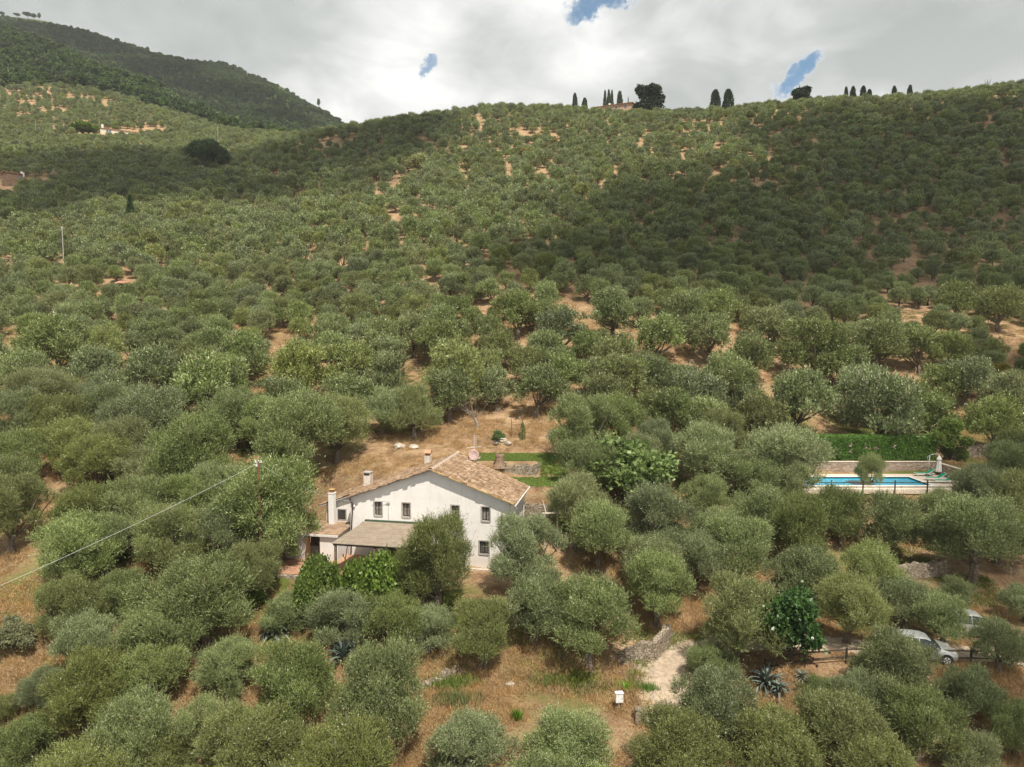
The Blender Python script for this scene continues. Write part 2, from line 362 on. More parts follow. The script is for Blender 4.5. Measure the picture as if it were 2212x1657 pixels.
# ------------------------------------------------------------------ terrain
rng = np.random.default_rng(7)
def make_noise(seed, n=64):
    g = np.random.default_rng(seed).random((n, n))
    def f(x, y, s):
        x = np.asarray(x, float)/s; y = np.asarray(y, float)/s
        xi = np.floor(x).astype(int); yi = np.floor(y).astype(int); fx = x-xi; fy = y-yi
        fx = fx*fx*(3-2*fx); fy = fy*fy*(3-2*fy)
        a = g[xi % n, yi % n]; b2 = g[(xi+1) % n, yi % n]; c2 = g[xi % n, (yi+1) % n]; d2 = g[(xi+1) % n, (yi+1) % n]
        return (a*(1-fx)+b2*fx)*(1-fy)+(c2*(1-fx)+d2*fx)*fy-.5
    return f
NA, NB = make_noise(3), make_noise(11)
YR = np.array([4, 25, 33, 38, 42, 46, 50, 54, 58, 62, 68, 74, 80, 88, 105.])
NEAR = {0: [-18,-12,-9,-6.5,-4,-1,1.3,3,4.5,5.8,7.7,9.2,10.7,12.7,17.3],
        300: [-18,-12,-9,-6.5,-4.2,-2.2,-.6,1.6,3,4.5,6.6,8.2,9.7,11.8,16.5],
        600: [-18,-12,-9,-6.5,-4.4,-2.8,-.6,.5,2,3.8,5.8,7.5,9.2,11.2,16.6],
        900: [-18,-11.5,-8.2,-6,-4.4,-3,-.8,.2,1.8,4.2,5.8,7.6,9.4,12,18],
        1200: [-17,-11,-7.6,-5.7,-4.6,-3.3,-1.2,-.2,2.2,4.4,5.5,7.4,9.3,12,18.5],
        1500: [-16,-10.8,-7.3,-5.2,-4.4,-3.6,-2.2,-1.2,-.2,1.4,3.3,5,6.6,9.5,17],
        1840: [-15,-10.3,-7,-4.6,-2.5,-2.3,-1.8,-1.4,-.8,.2,2,2.3,3.8,6,13],
        2212: [-15,-10,-6.5,-4,-2,-1.9,-1.7,-1.2,-.2,.9,2.6,3.6,4.6,6.4,13.6]}
FAR = {0: [(120,690),(170,540),(240,425),(330,320),(400,265),(470,200),(560,125),(640,62),(740,90),(1000,46),(1300,70)],
       150: [(120,692),(170,545),(240,430),(330,325),(400,278),(470,215),(550,150),(620,108),(740,140),(850,110),(1000,62),(1300,85)],
       330: [(120,692),(170,545),(240,432),(330,332),(400,288),(460,240),(530,200),(590,180),(690,225),(800,180),(1000,118),(1300,145)],
       475: [(120,692),(170,545),(240,432),(330,337),(400,297),(450,275),(510,260),(600,300),(750,240),(1000,147),(1300,175)],
       600: [(120,690),(170,543),(240,428),(330,325),(380,306),(430,300),(520,330),(700,280),(1000,188),(1300,215)],
       740: [(120,680),(170,525),(220,430),(280,350),(360,290),(450,330),(700,315),(1000,268),(1300,290)],
       880: [(120,664),(170,500),(220,410),(280,335),(365,268),(450,320),(700,370),(1300,420)],
       1106: [(120,642),(170,492),(220,405),(280,328),(365,241),(450,290),(700,380),(1300,430)],
       1280: [(120,648),(170,492),(220,404),(280,328),(370,252),(450,300),(700,380),(1300,430)],
       1420: [(120,662),(170,492),(220,403),(280,326),(365,256),(450,300),(700,380),(1300,430)],
       1600: [(120,680),(170,505),(220,408),(280,322),(355,246),(450,300),(700,380),(1300,430)],
       1775: [(120,700),(170,530),(220,415),(270,322),(345,227),(450,300),(700,380),(1300,430)],
       1900: [(120,700),(170,545),(220,418),(270,312),(340,225),(450,300),(700,380),(1300,430)],
       2103: [(120,690),(170,560),(220,415),(270,300),(335,206),(450,290),(700,380),(1300,430)],
       2212: [(120,690),(170,562),(220,415),(270,295),(335,196),(450,290),(700,380),(1300,430)]}
YG = np.concatenate([np.exp(np.linspace(np.log(4), np.log(115), 90)), np.exp(np.linspace(np.log(118), np.log(1500), 110))])
US = np.array(sorted(set(NEAR) | set(FAR)), float)
def pchip(x, y, q):
    x = np.asarray(x, float); y = np.asarray(y, float); h = np.diff(x); dl = np.diff(y)/h; m = np.zeros(len(x))
    ok = dl[:-1]*dl[1:] > 0
    m[1:-1][ok] = 2*dl[:-1][ok]*dl[1:][ok]/(dl[:-1][ok]+dl[1:][ok]); m[0] = dl[0]; m[-1] = dl[-1]
    i = np.clip(np.searchsorted(x, q)-1, 0, len(x)-2); t_ = np.clip((q-x[i])/h[i], 0, 1); t2 = t_*t_; t3 = t2*t_
    return (2*t3-3*t2+1)*y[i]+(t3-2*t2+t_)*h[i]*m[i]+(-2*t3+3*t2)*y[i+1]+(t3-t2)*h[i]*m[i+1]
nk = np.array(sorted(NEAR)); nz = np.array([NEAR[k] for k in nk])
cols = []
for u in US:
    near = [np.interp(u, nk, nz[:, j]) for j in range(len(YR))]
    fy = [p[0] for p in FAR[u]] if u in FAR else None
    if fy is None:
        ks = sorted(FAR); a = max(k for k in ks if k < u); b_ = min(k for k in ks if k > u); w = (u-a)/(b_-a)
        grid = np.array([120,170,220,280,345,365,400,450,560,700,1000,1300.])
        def zc(k): return pchip([p[0] for p in FAR[k]], [CZ+zY(p[1])*p[0] for p in FAR[k]], grid)
        fy = list(grid); fz = list(zc(a)*(1-w)+zc(b_)*w)
    else: fz = [CZ+zY(p[1])*p[0] for p in FAR[u]]
    cols.append(pchip(np.concatenate([YR, fy, [1700]]), np.concatenate([near, fz, [fz[-1]-120]]), YG))
cols = np.array(cols)
SG = np.linspace(-1.3, 1.3, 131)
ZG = np.zeros((len(SG), len(YG)))
for j in range(len(YG)):
    zj = pchip((US-CU)/FPX, cols[:, j], np.clip(SG, (US[0]-CU)/FPX, (US[-1]-CU)/FPX))
    ZG[:, j] = zj
for _ in range(2): ZG[1:-1] = (ZG[:-2]+2*ZG[1:-1]+ZG[2:])/4
LYG = np.log(YG)
def base_z(x, y):
    x = np.asarray(x, float); y = np.maximum(np.asarray(y, float), 4.01)
    s_ = np.clip(x/y, -1.299, 1.299); fi = (s_+1.3)/2.6*130; i = np.clip(fi.astype(int), 0, 129); fi = fi-i
    ly = np.log(np.minimum(y, 1499)); j = np.clip(np.searchsorted(LYG, ly)-1, 0, len(LYG)-2); fj = (ly-LYG[j])/(LYG[j+1]-LYG[j])
    return (ZG[i, j]*(1-fi)+ZG[i+1, j]*fi)*(1-fj)+(ZG[i, j+1]*(1-fi)+ZG[i+1, j+1]*fi)*fj
def sm(a, b2, x):
    t_ = np.clip((x-a)/(b2-a), 0, 1); return t_*t_*(3-2*t_)
HY = R(10.9)
H0 = Vector((-12.96, 54.0, 0))                 # left foot of the gable wall
HW, HN = (math.cos(HY), -math.sin(HY)), (math.sin(HY), math.cos(HY))
def hw(x, y): dx = x-H0.x; dy = y-H0.y; return dx*HW[0]+dy*HW[1], dx*HN[0]+dy*HN[1]
HM = Matrix.Translation(H0) @ Matrix.Rotation(-HY, 4, 'Z')
def rectm(a, b2, a0, a1, b0, b1, e, eb=None):
    """mask of a rectangle with a soft edge e outside of it (eb: softness at the far side)"""
    eb = eb or e
    return sm(a0-e, a0, a)*sm(a1+e, a1, a)*sm(b0-e, b0, b2)*sm(b1+eb, b1, b2)
PATH = [pt(*p) for p in ((1470, 1600, 38.2), (1452, 1540, 39.6), (1436, 1490, 41.0), (1438, 1440, 43.0), (1490, 1404, 44.6), (1580, 1392, 44.8), (1700, 1388, 44.2), (1830, 1395, 43.4), (1950, 1405, 42.8), (2100, 1415, 42.2), (2260, 1425, 41.5))]
PATHX = np.array([(p.x, p.y, p.z) for p in PATH])
def path_dist(x, y):
    best = np.full(np.shape(x), 1e9); zb = np.zeros(np.shape(x))
    for a, c2 in zip(PATHX[:-1], PATHX[1:]):
        ab = c2-a; t_ = np.clip(((x-a[0])*ab[0]+(y-a[1])*ab[1])/(ab[0]**2+ab[1]**2), 0, 1)
        d_ = np.hypot(x-a[0]-t_*ab[0], y-a[1]-t_*ab[1]); m_ = d_ < best
        best = np.where(m_, d_, best); zb = np.where(m_, a[2]+t_*ab[2], zb)
    return best, zb
def ground(x, y):
    x = np.asarray(x, float); y = np.asarray(y, float)
    z = base_z(x, y)
    n_, w_ = NA(x, y, 9.), NB(x, y, 3.1)
    a, b2 = hw(x, y)
    calm = rectm(a, b2, -6, 14, -6, 9, 3)
    calm = np.maximum(calm, rectm(x, y, 24, 49, 66, 77, 3)); calm = np.maximum(calm, rectm(x, y, -5, 6, 58, 70, 3))
    z0 = z + (n_*1.3*sm(20, 80, y)+w_*.35)*(1-calm)
    far = sm(62, 80, y)*sm(700, 450, y)
    per = 1.5; q = (z0+NA(x, y, 33.)*1.5)/per; fl = np.floor(q)
    stp = (fl+sm(.62, 1., q-fl)-(NA(x, y, 33.)*1.5)/per)*per
    z0 = z0+(stp-z0)*far*.55*sm(-.25, .15, NB(x, y, 41.))
    # foreground terraces left of the house and below it
    q = (z0+1.0)/2.3; fl = np.floor(q); nr = sm(62, 55, y)*(1-calm)*sm(-.3, .1, NB(x+30, y, 17.))
    z0 = z0+(((fl+sm(.55, .95, q-fl))*2.3-1.0)-z0)*nr*.5
    # crest roughness of the wooded mountain
    z0 = z0+NA(x, y, 60.)*14*sm(600, 800, y)
    # house and patio platform
    m_ = rectm(a, b2, -5.6, 13.6, -5.2, 8.2, .9, .9); z0 = z0*(1-m_)+(-.06)*m_
    m_ = rectm(a, b2, 8.0, 14.5, -4.8, -.2, 1.5, .5); z0 = z0*(1-m_)+(-.55)*m_
    # lawns behind the house
    m_ = rectm(x, y, -.8, 5.2, 60.4, 64.0, .9); z0 = z0*(1-m_)+4.1*m_
    m_ = rectm(x, y, -3.2, 5.2, 65.6, 70.0, 1.); z0 = z0*(1-m_)+5.4*m_
    # pool terrace and bank behind it
    m_ = rectm(x, y, 26.5, 47.8, 67.4, 76.1, 1.6, .25); z0 = z0*(1-m_)+1.55*m_
    m_ = rectm(x, y, 22., 50.5, 76.8, 79.5, .5, 3.); z0 = z0*(1-m_)+3.2*m_
    for (xa, xb, ya, yb_, zt_) in ((-232, -204, 388, 408, 129.2), (-189, -180, 256, 268, 72.0), (41, 69, 372, 394, 134.2)):
        m_ = rectm(x, y, xa, xb, ya, yb_, 4.); z0 = z0*(1-m_)+zt_*m_
    pd, pz = path_dist(x, y); m_ = sm(3.4, 1.5, pd); z0 = z0*(1-m_)+pz*m_
    return z0
GY = np.exp(np.linspace(np.log(6), np.log(1480), 4200))
def hit(u, v, h=0., ymin=14.):
    d_ = ray(u, v); sx_ = d_.x/d_.y; sz_ = d_.z/d_.y
    yy = GY[GY > ymin]
    g = ground(sx_*yy, yy)+h-(CZ+sz_*yy)
    k = np.nonzero(g > 0)[0]
    if not len(k): k = [len(yy)-1]
    y_ = yy[k[0]]; return float(sx_*y_), float(y_), float(ground(sx_*y_, y_))
def proj(x, y, z):
    z = z-CZ; c, s_ = math.cos(PITCH), math.sin(PITCH); dpt = y*c-z*s_; up = y*s_+z*c
    return CU+FPX*x/dpt, CV-FPX*up/dpt
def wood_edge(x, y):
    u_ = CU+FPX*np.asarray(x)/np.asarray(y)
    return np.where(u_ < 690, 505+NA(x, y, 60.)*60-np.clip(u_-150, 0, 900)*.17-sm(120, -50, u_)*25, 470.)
# one sheet for the whole land
ss = np.linspace(-1.3, 1.3, 420); ys = np.concatenate([np.exp(np.linspace(np.log(5), np.log(115), 430)), np.exp(np.linspace(np.log(116), np.log(1480), 230))])
SS, YY = np.meshgrid(ss, ys); XX = SS*YY; ZZ = ground(XX, YY)
V = np.stack([XX, YY, ZZ], -1).reshape(-1, 3); nx, ny = len(ss), len(ys)
idx = np.arange(nx*ny).reshape(ny, nx); F = np.stack([idx[:-1, :-1], idx[:-1, 1:], idx[1:, 1:], idx[1:, :-1]], -1).reshape(-1, 4)
me = arrmesh('hillside', V, F, smooth=True)
gr = np.zeros(len(V)); x_, y_ = V[:, 0], V[:, 1]
for (u, v, rad) in ((1980, 1000, 6), (1780, 1085, 5), (2120, 1010, 6), (2060, 1080, 5), (1900, 925, 9), (2150, 940, 8), (620, 1330, 7), (240, 1240, 8), (150, 1500, 5), (60, 1300, 5), (1230, 1480, 4), (1180, 1400, 4), (1800, 1225, 5), (1290, 925, 5), (120, 1640, 6), (980, 1370, 4), (1700, 905, 4), (300, 1180, 6)):
    X_, Y_, _ = hit(u, v); gr = np.maximum(gr, sm(rad, rad*.3, np.hypot(x_-X_, y_-Y_)))
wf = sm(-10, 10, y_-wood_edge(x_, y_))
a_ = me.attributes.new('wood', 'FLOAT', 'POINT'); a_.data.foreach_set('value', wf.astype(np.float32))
a_ = me.attributes.new('green', 'FLOAT', 'POINT'); a_.data.foreach_set('value', gr.astype(np.float32))
tag(link('hillside', me, M['ground']), kind='structure')
def drape(name, mask_pts, mat, off=.045, res=.25, kind='structure', wob=.25):
    """sheet laid on the ground inside an outline (world x, y)"""
    P_ = np.array(mask_pts); x0, y0 = P_.min(0)-.5; x1, y1 = P_.max(0)+.5
    xs = np.arange(x0, x1, res); yl = np.arange(y0, y1, res); X_, Y_ = np.meshgrid(xs, yl)
    def inside(X_, Y_):
        c_ = np.zeros(X_.shape, bool); n = len(P_)
        for i in range(n):
            (xa, ya), (xb, yb) = P_[i], P_[(i+1) % n]
            cond = ((ya > Y_) != (yb > Y_)) & (X_ < (xb-xa)*(Y_-ya)/((yb-ya) or 1e-9)+xa); c_ ^= cond
        return c_
    wx = NA(X_, Y_, .8)*wob*2; wy = NB(X_, Y_, .8)*wob*2
    ins = inside(X_+wx, Y_+wy)
    ii = np.arange(X_.size).reshape(X_.shape)
    keep = ins[:-1, :-1] & ins[1:, :-1] & ins[:-1, 1:] & ins[1:, 1:]
    F_ = np.stack([ii[:-1, :-1], ii[:-1, 1:], ii[1:, 1:], ii[1:, :-1]], -1)[keep]
    used, inv = np.unique(F_, return_inverse=True); F_ = inv.reshape(F_.shape)
    Z_ = ground(X_, Y_)+off
    V_ = np.stack([X_, Y_, Z_], -1).reshape(-1, 3)[used]
    o = link(name, arrmesh(name, V_, F_, smooth=True), mat); tag(o, kind=kind); return o
pl, pr = [], []
for i, p in enumerate(PATHX):
    dd = PATHX[min(i+1, len(PATHX)-1)]-PATHX[max(i-1, 0)]; nrm = np.array([-dd[1], dd[0]])/np.hypot(dd[0], dd[1])
    wd = (1.2, 1.6, 2.0, 2.4, 2.6, 1.6)[i] if i < 6 else 1.3
    pl.append(p[:2]+nrm*wd); pr.append(p[:2]-nrm*wd)
drape('gravel_track', pl+pr[::-1], M['gravel'], .05, .2)

# ------------------------------------------------------------------ plants: generators
def norm(a): return a/np.maximum(np.linalg.norm(a, axis=-1, keepdims=True), 1e-9)
def leaves_mesh(p, d_, L, wd, r, fold=0.):
    """diamond leaves: bases p, directions d_, lengths L, widths wd"""
    n = len(p); rnd = norm(r.normal(size=(n, 3))); side = norm(np.cross(d_, rnd))
    L = np.asarray(L).reshape(-1, 1)*np.ones((n, 1)); wd = np.asarray(wd).reshape(-1, 1)*np.ones((n, 1))
    V_ = np.stack([p, p+d_*L*.45+side*wd*.5, p+d_*L, p+d_*L*.45-side*wd*.5], 1).reshape(-1, 3)
    return V_, np.arange(4*n).reshape(-1, 4)
def lobes_for(r, R_, zb, zt, n, flat=1.):
    """lobe centres filling an uneven crown between heights zb and zt"""
    c = []; rad = []
    H_ = (zt-zb)/2; zc = (zt+zb)/2
    ox, oy = r.normal(size=2)*R_*.08; el = r.uniform(.82, 1.15); th0 = r.random()*3
    for k in range(n):
        th = 2*math.pi*(k*.618+r.random()*.35); f = math.sqrt((k+.6)/n); ph = r.uniform(-.75, 1.)
        rr = R_*(r.uniform(.18, .32) if n < 30 else r.uniform(.15, .28))
        rho = (R_-rr*.75)*f*(1-.22*max(ph, 0)**2)*r.uniform(.80, 1.14)
        z = zc+(H_-rr*.7)*(ph if f > .5 else .3+.7*abs(ph))*math.sqrt(max(0., 1-.45*f*f))*r.uniform(.85, 1.15)
        x, y = rho*math.cos(th)*el, rho*math.sin(th)/el
        c.append((ox+x*math.cos(th0)-y*math.sin(th0), oy+x*math.sin(th0)+y*math.cos(th0), z)); rad.append(rr)
    c.append((ox, oy, zc+H_*.3)); rad.append(R_*.36)
    return np.array(c), np.array(rad)
def crown_leaves(r, c, rad, nshoot, per, L, wd, upb=.75, shoot=.32, spread=.8, inner=.25):
    w = rad**2; pick = r.choice(len(c), nshoot*2, p=w/w.sum())
    d_ = norm(r.normal(size=(nshoot*2, 3))+np.array([0, 0, .25]))
    dep = np.where(r.random(nshoot*2) < inner, r.uniform(.4, .8, nshoot*2), r.uniform(.82, 1.06, nshoot*2))
    p = c[pick]+d_*(rad[pick]*dep)[:, None]*np.array([1, 1, .9])
    dist = np.linalg.norm(p[:, None, :]-c[None], axis=-1)/rad[None]
    dist[np.arange(len(p)), pick] = 9
    p_ok = dist.min(1) > .80
    p = p[p_ok][:nshoot]; d_ = d_[p_ok][:nshoot]; n = len(p)
    sd = norm(d_*.6+np.array([0, 0, upb])+r.normal(size=(n, 3))*.28)
    shoot = shoot*np.where(r.random((n, 1, 1)) < .12, 1.9, 1.)
    k = per; t_ = (np.arange(k)+.5)/k
    P_ = (p[:, None, :]+sd[:, None, :]*(t_[None, :, None]*shoot*r.uniform(.6, 1.3, (n, 1, 1)))).reshape(-1, 3)
    D_ = norm(np.repeat(sd, k, 0)*.75+norm(r.normal(size=(n*k, 3)))*spread)
    V_, F_ = leaves_mesh(P_, D_, L*r.uniform(.7, 1.25, n*k), wd*r.uniform(.8, 1.2, n*k), r)
    lt = r.random(len(c))[np.arange(len(c))]
    tint = np.clip(np.repeat(r.random(n), k)*.5+r.random(n*k)*.3+np.repeat(lt[pick[p_ok][:nshoot]], k)*.2, 0, 1)
    return V_, F_, tint
def trunk_mb(r, h0, c, rad, r0=.26, nb=7, lean=.25):
    mb = MB()
    for q in range(3 if r0 > .22 else 1):          # gnarled: fused stems
        a = q*2.1; ox, oy = (.45*r0*math.cos(a), .45*r0*math.sin(a)) if r0 > .22 else (0, 0)
        mb.tube([(ox*1.6, oy*1.6, -.5), (ox, oy, .15), (ox*.8+lean*.2, oy*.8, h0*.5), (ox*.6+lean*.5, oy*.6, h0)], [r0*1.05, r0*.72, r0*.55, r0*.5], 7)
    top = Vector((lean*.5, 0, h0*.95))
    for k in r.permutation(len(c))[:nb]:
        e = Vector(c[k]); mid = top.lerp(e, .5)+Vector((0, 0, -.12*(e-top).length))+Vector(r.normal(size=3)*.12)
        mb.tube([top-Vector((0, 0, .2)), mid, e, e+(e-mid)*.5], [r0*.42, r0*.26, r0*.13, r0*.04], 5)
    return mb
class Plant:
    """a kind of plant: crown mesh, trunk mesh, nominal width and centre height"""
    def __init__(s, crown, trunk, w, hc, h):
        s.crown, s.trunk, s.h = crown, trunk, h
        co = np.zeros(len(crown.vertices)*3, dtype=np.float32); crown.vertices.foreach_get('co', co); co = co.reshape(-1, 3)
        q = np.percentile(co, [2.5, 97.5], axis=0); s.w = float((q[1, 0]-q[0, 0]+q[1, 1]-q[0, 1])/2); s.hc = float((q[0, 2]+q[1, 2])/2)
def olive(seed, lod, R_=2.5, zb=.75, zt=5.5, nl=36, mat='olive'):
    r = np.random.default_rng(seed)
    c, rad = lobes_for(r, R_*r.uniform(.94, 1.06), zb, zt*r.uniform(.94, 1.06), nl)
    ns, per, L, wd, sh = ((7400, 11, .125, .031, .48), (2150, 7, .25, .072, .5), (800, 4, .50, .15, .6))[lod]
    V_, F_, ti = crown_leaves(r, c, rad, ns, per, L, wd, shoot=sh, spread=.55)
    crown = arrmesh('olive_crown', V_, F_, ti, [M[mat]])
    tm = trunk_mb(r, 1.35, c, rad, .27, 8 if lod < 2 else 4).mesh('olive_trunk'); tm.materials.append(M['bark'])
    tm.polygons.foreach_set('use_smooth', [True]*len(tm.polygons))
    return Plant(crown, tm, 2*R_, (zb+zt)/2, zt)
NEARP = [olive(100+i, 0, 2.55, .15, 4.7, 38) if i < 4 else olive(100+i, 0) for i in range(7)]
MIDP = [olive(200+i, 1) for i in range(7)]
FARP = [olive(300+i, 2) for i in range(6)]
def generic(seed, R_, zb, zt, nl, ns, per, L, wd, mat, r0=.25, upb=.4, sh=.35, spread=1., inner=.3, nb=8, h0=None, name='crown', lean=.2):
    r = np.random.default_rng(seed); c, rad = lobes_for(r, R_, zb, zt, nl)
    V_, F_, ti = crown_leaves(r, c, rad, ns, per, L, wd, upb, sh, spread, inner)
    crown = arrmesh(name, V_, F_, ti, [M[mat]])
    tm = trunk_mb(r, h0 if h0 is not None else zb+.2, c, rad, r0, nb, lean).mesh(name+'_trunk'); tm.materials.append(M['bark'])
    return Plant(crown, tm, 2*R_, (zb+zt)/2, zt)
def columnar(seed, h, w, mat, n=2600, L=.5, wd=.2, taper=.6, lumps=.18):
    """cypress-like column with an uneven outline"""
    r = np.random.default_rng(seed); z = r.random(n)*h; f = z/h
    prof = np.minimum(1, (f/.12+.35))*np.sqrt(np.clip(1-f**(1.6/taper), 0.02, 1))
    th = r.random(n)*2*math.pi
    rr = w/2*prof*(1+lumps*np.sin(th*3+z*1.7*6/h+seed)+r.normal(size=n)*.07)*np.where(r.random(n) < .3, .7, 1)
    p = np.stack([rr*np.cos(th), rr*np.sin(th), z+h*.02], -1)
    d_ = norm(np.stack([np.cos(th)*.45, np.sin(th)*.45, np.ones(n)], -1)+r.normal(size=(n, 3))*.25)
    V_, F_ = leaves_mesh(p, d_, L*r.uniform(.7, 1.3, n), wd, r)
    crown = arrmesh('cypress_crown', V_, F_, r.random(n), [M[mat]])
    tm = MB().tube([(0, 0, -.6), (0, 0, h*.8)], [w*.09, w*.03], 6).mesh('cypress_trunk'); tm.materials.append(M['bark'])
    return Plant(crown, tm, w, h/2, h)
def place_plant(name, pl_, x, y, z, sc, rz, label, cat, group=None, crown='crown', trunk='trunk'):
    o = empty(name, (x, y, z-.05), label, cat, group, rz, sc if hasattr(sc, '__len__') else (sc,)*3)
    link(trunk, pl_.trunk, None, o); link(crown, pl_.crown, None, o); return o
def mesh_copy_wrap(p): pass
prnd = random.Random(5)
def by_pixel(u, v, w, pl_, hs=1., ymin=14., smin=.45, smax=2.):
    """where a plant stands whose crown the photo shows at (u, v) and w wide"""
    sc = 1.
    for _ in range(4):
        x, y, z = hit(u, v, pl_.hc*sc*hs, ymin); sc = min(smax, max(smin, .93*w*y/FPX/pl_.w))
    return x, y, z, sc

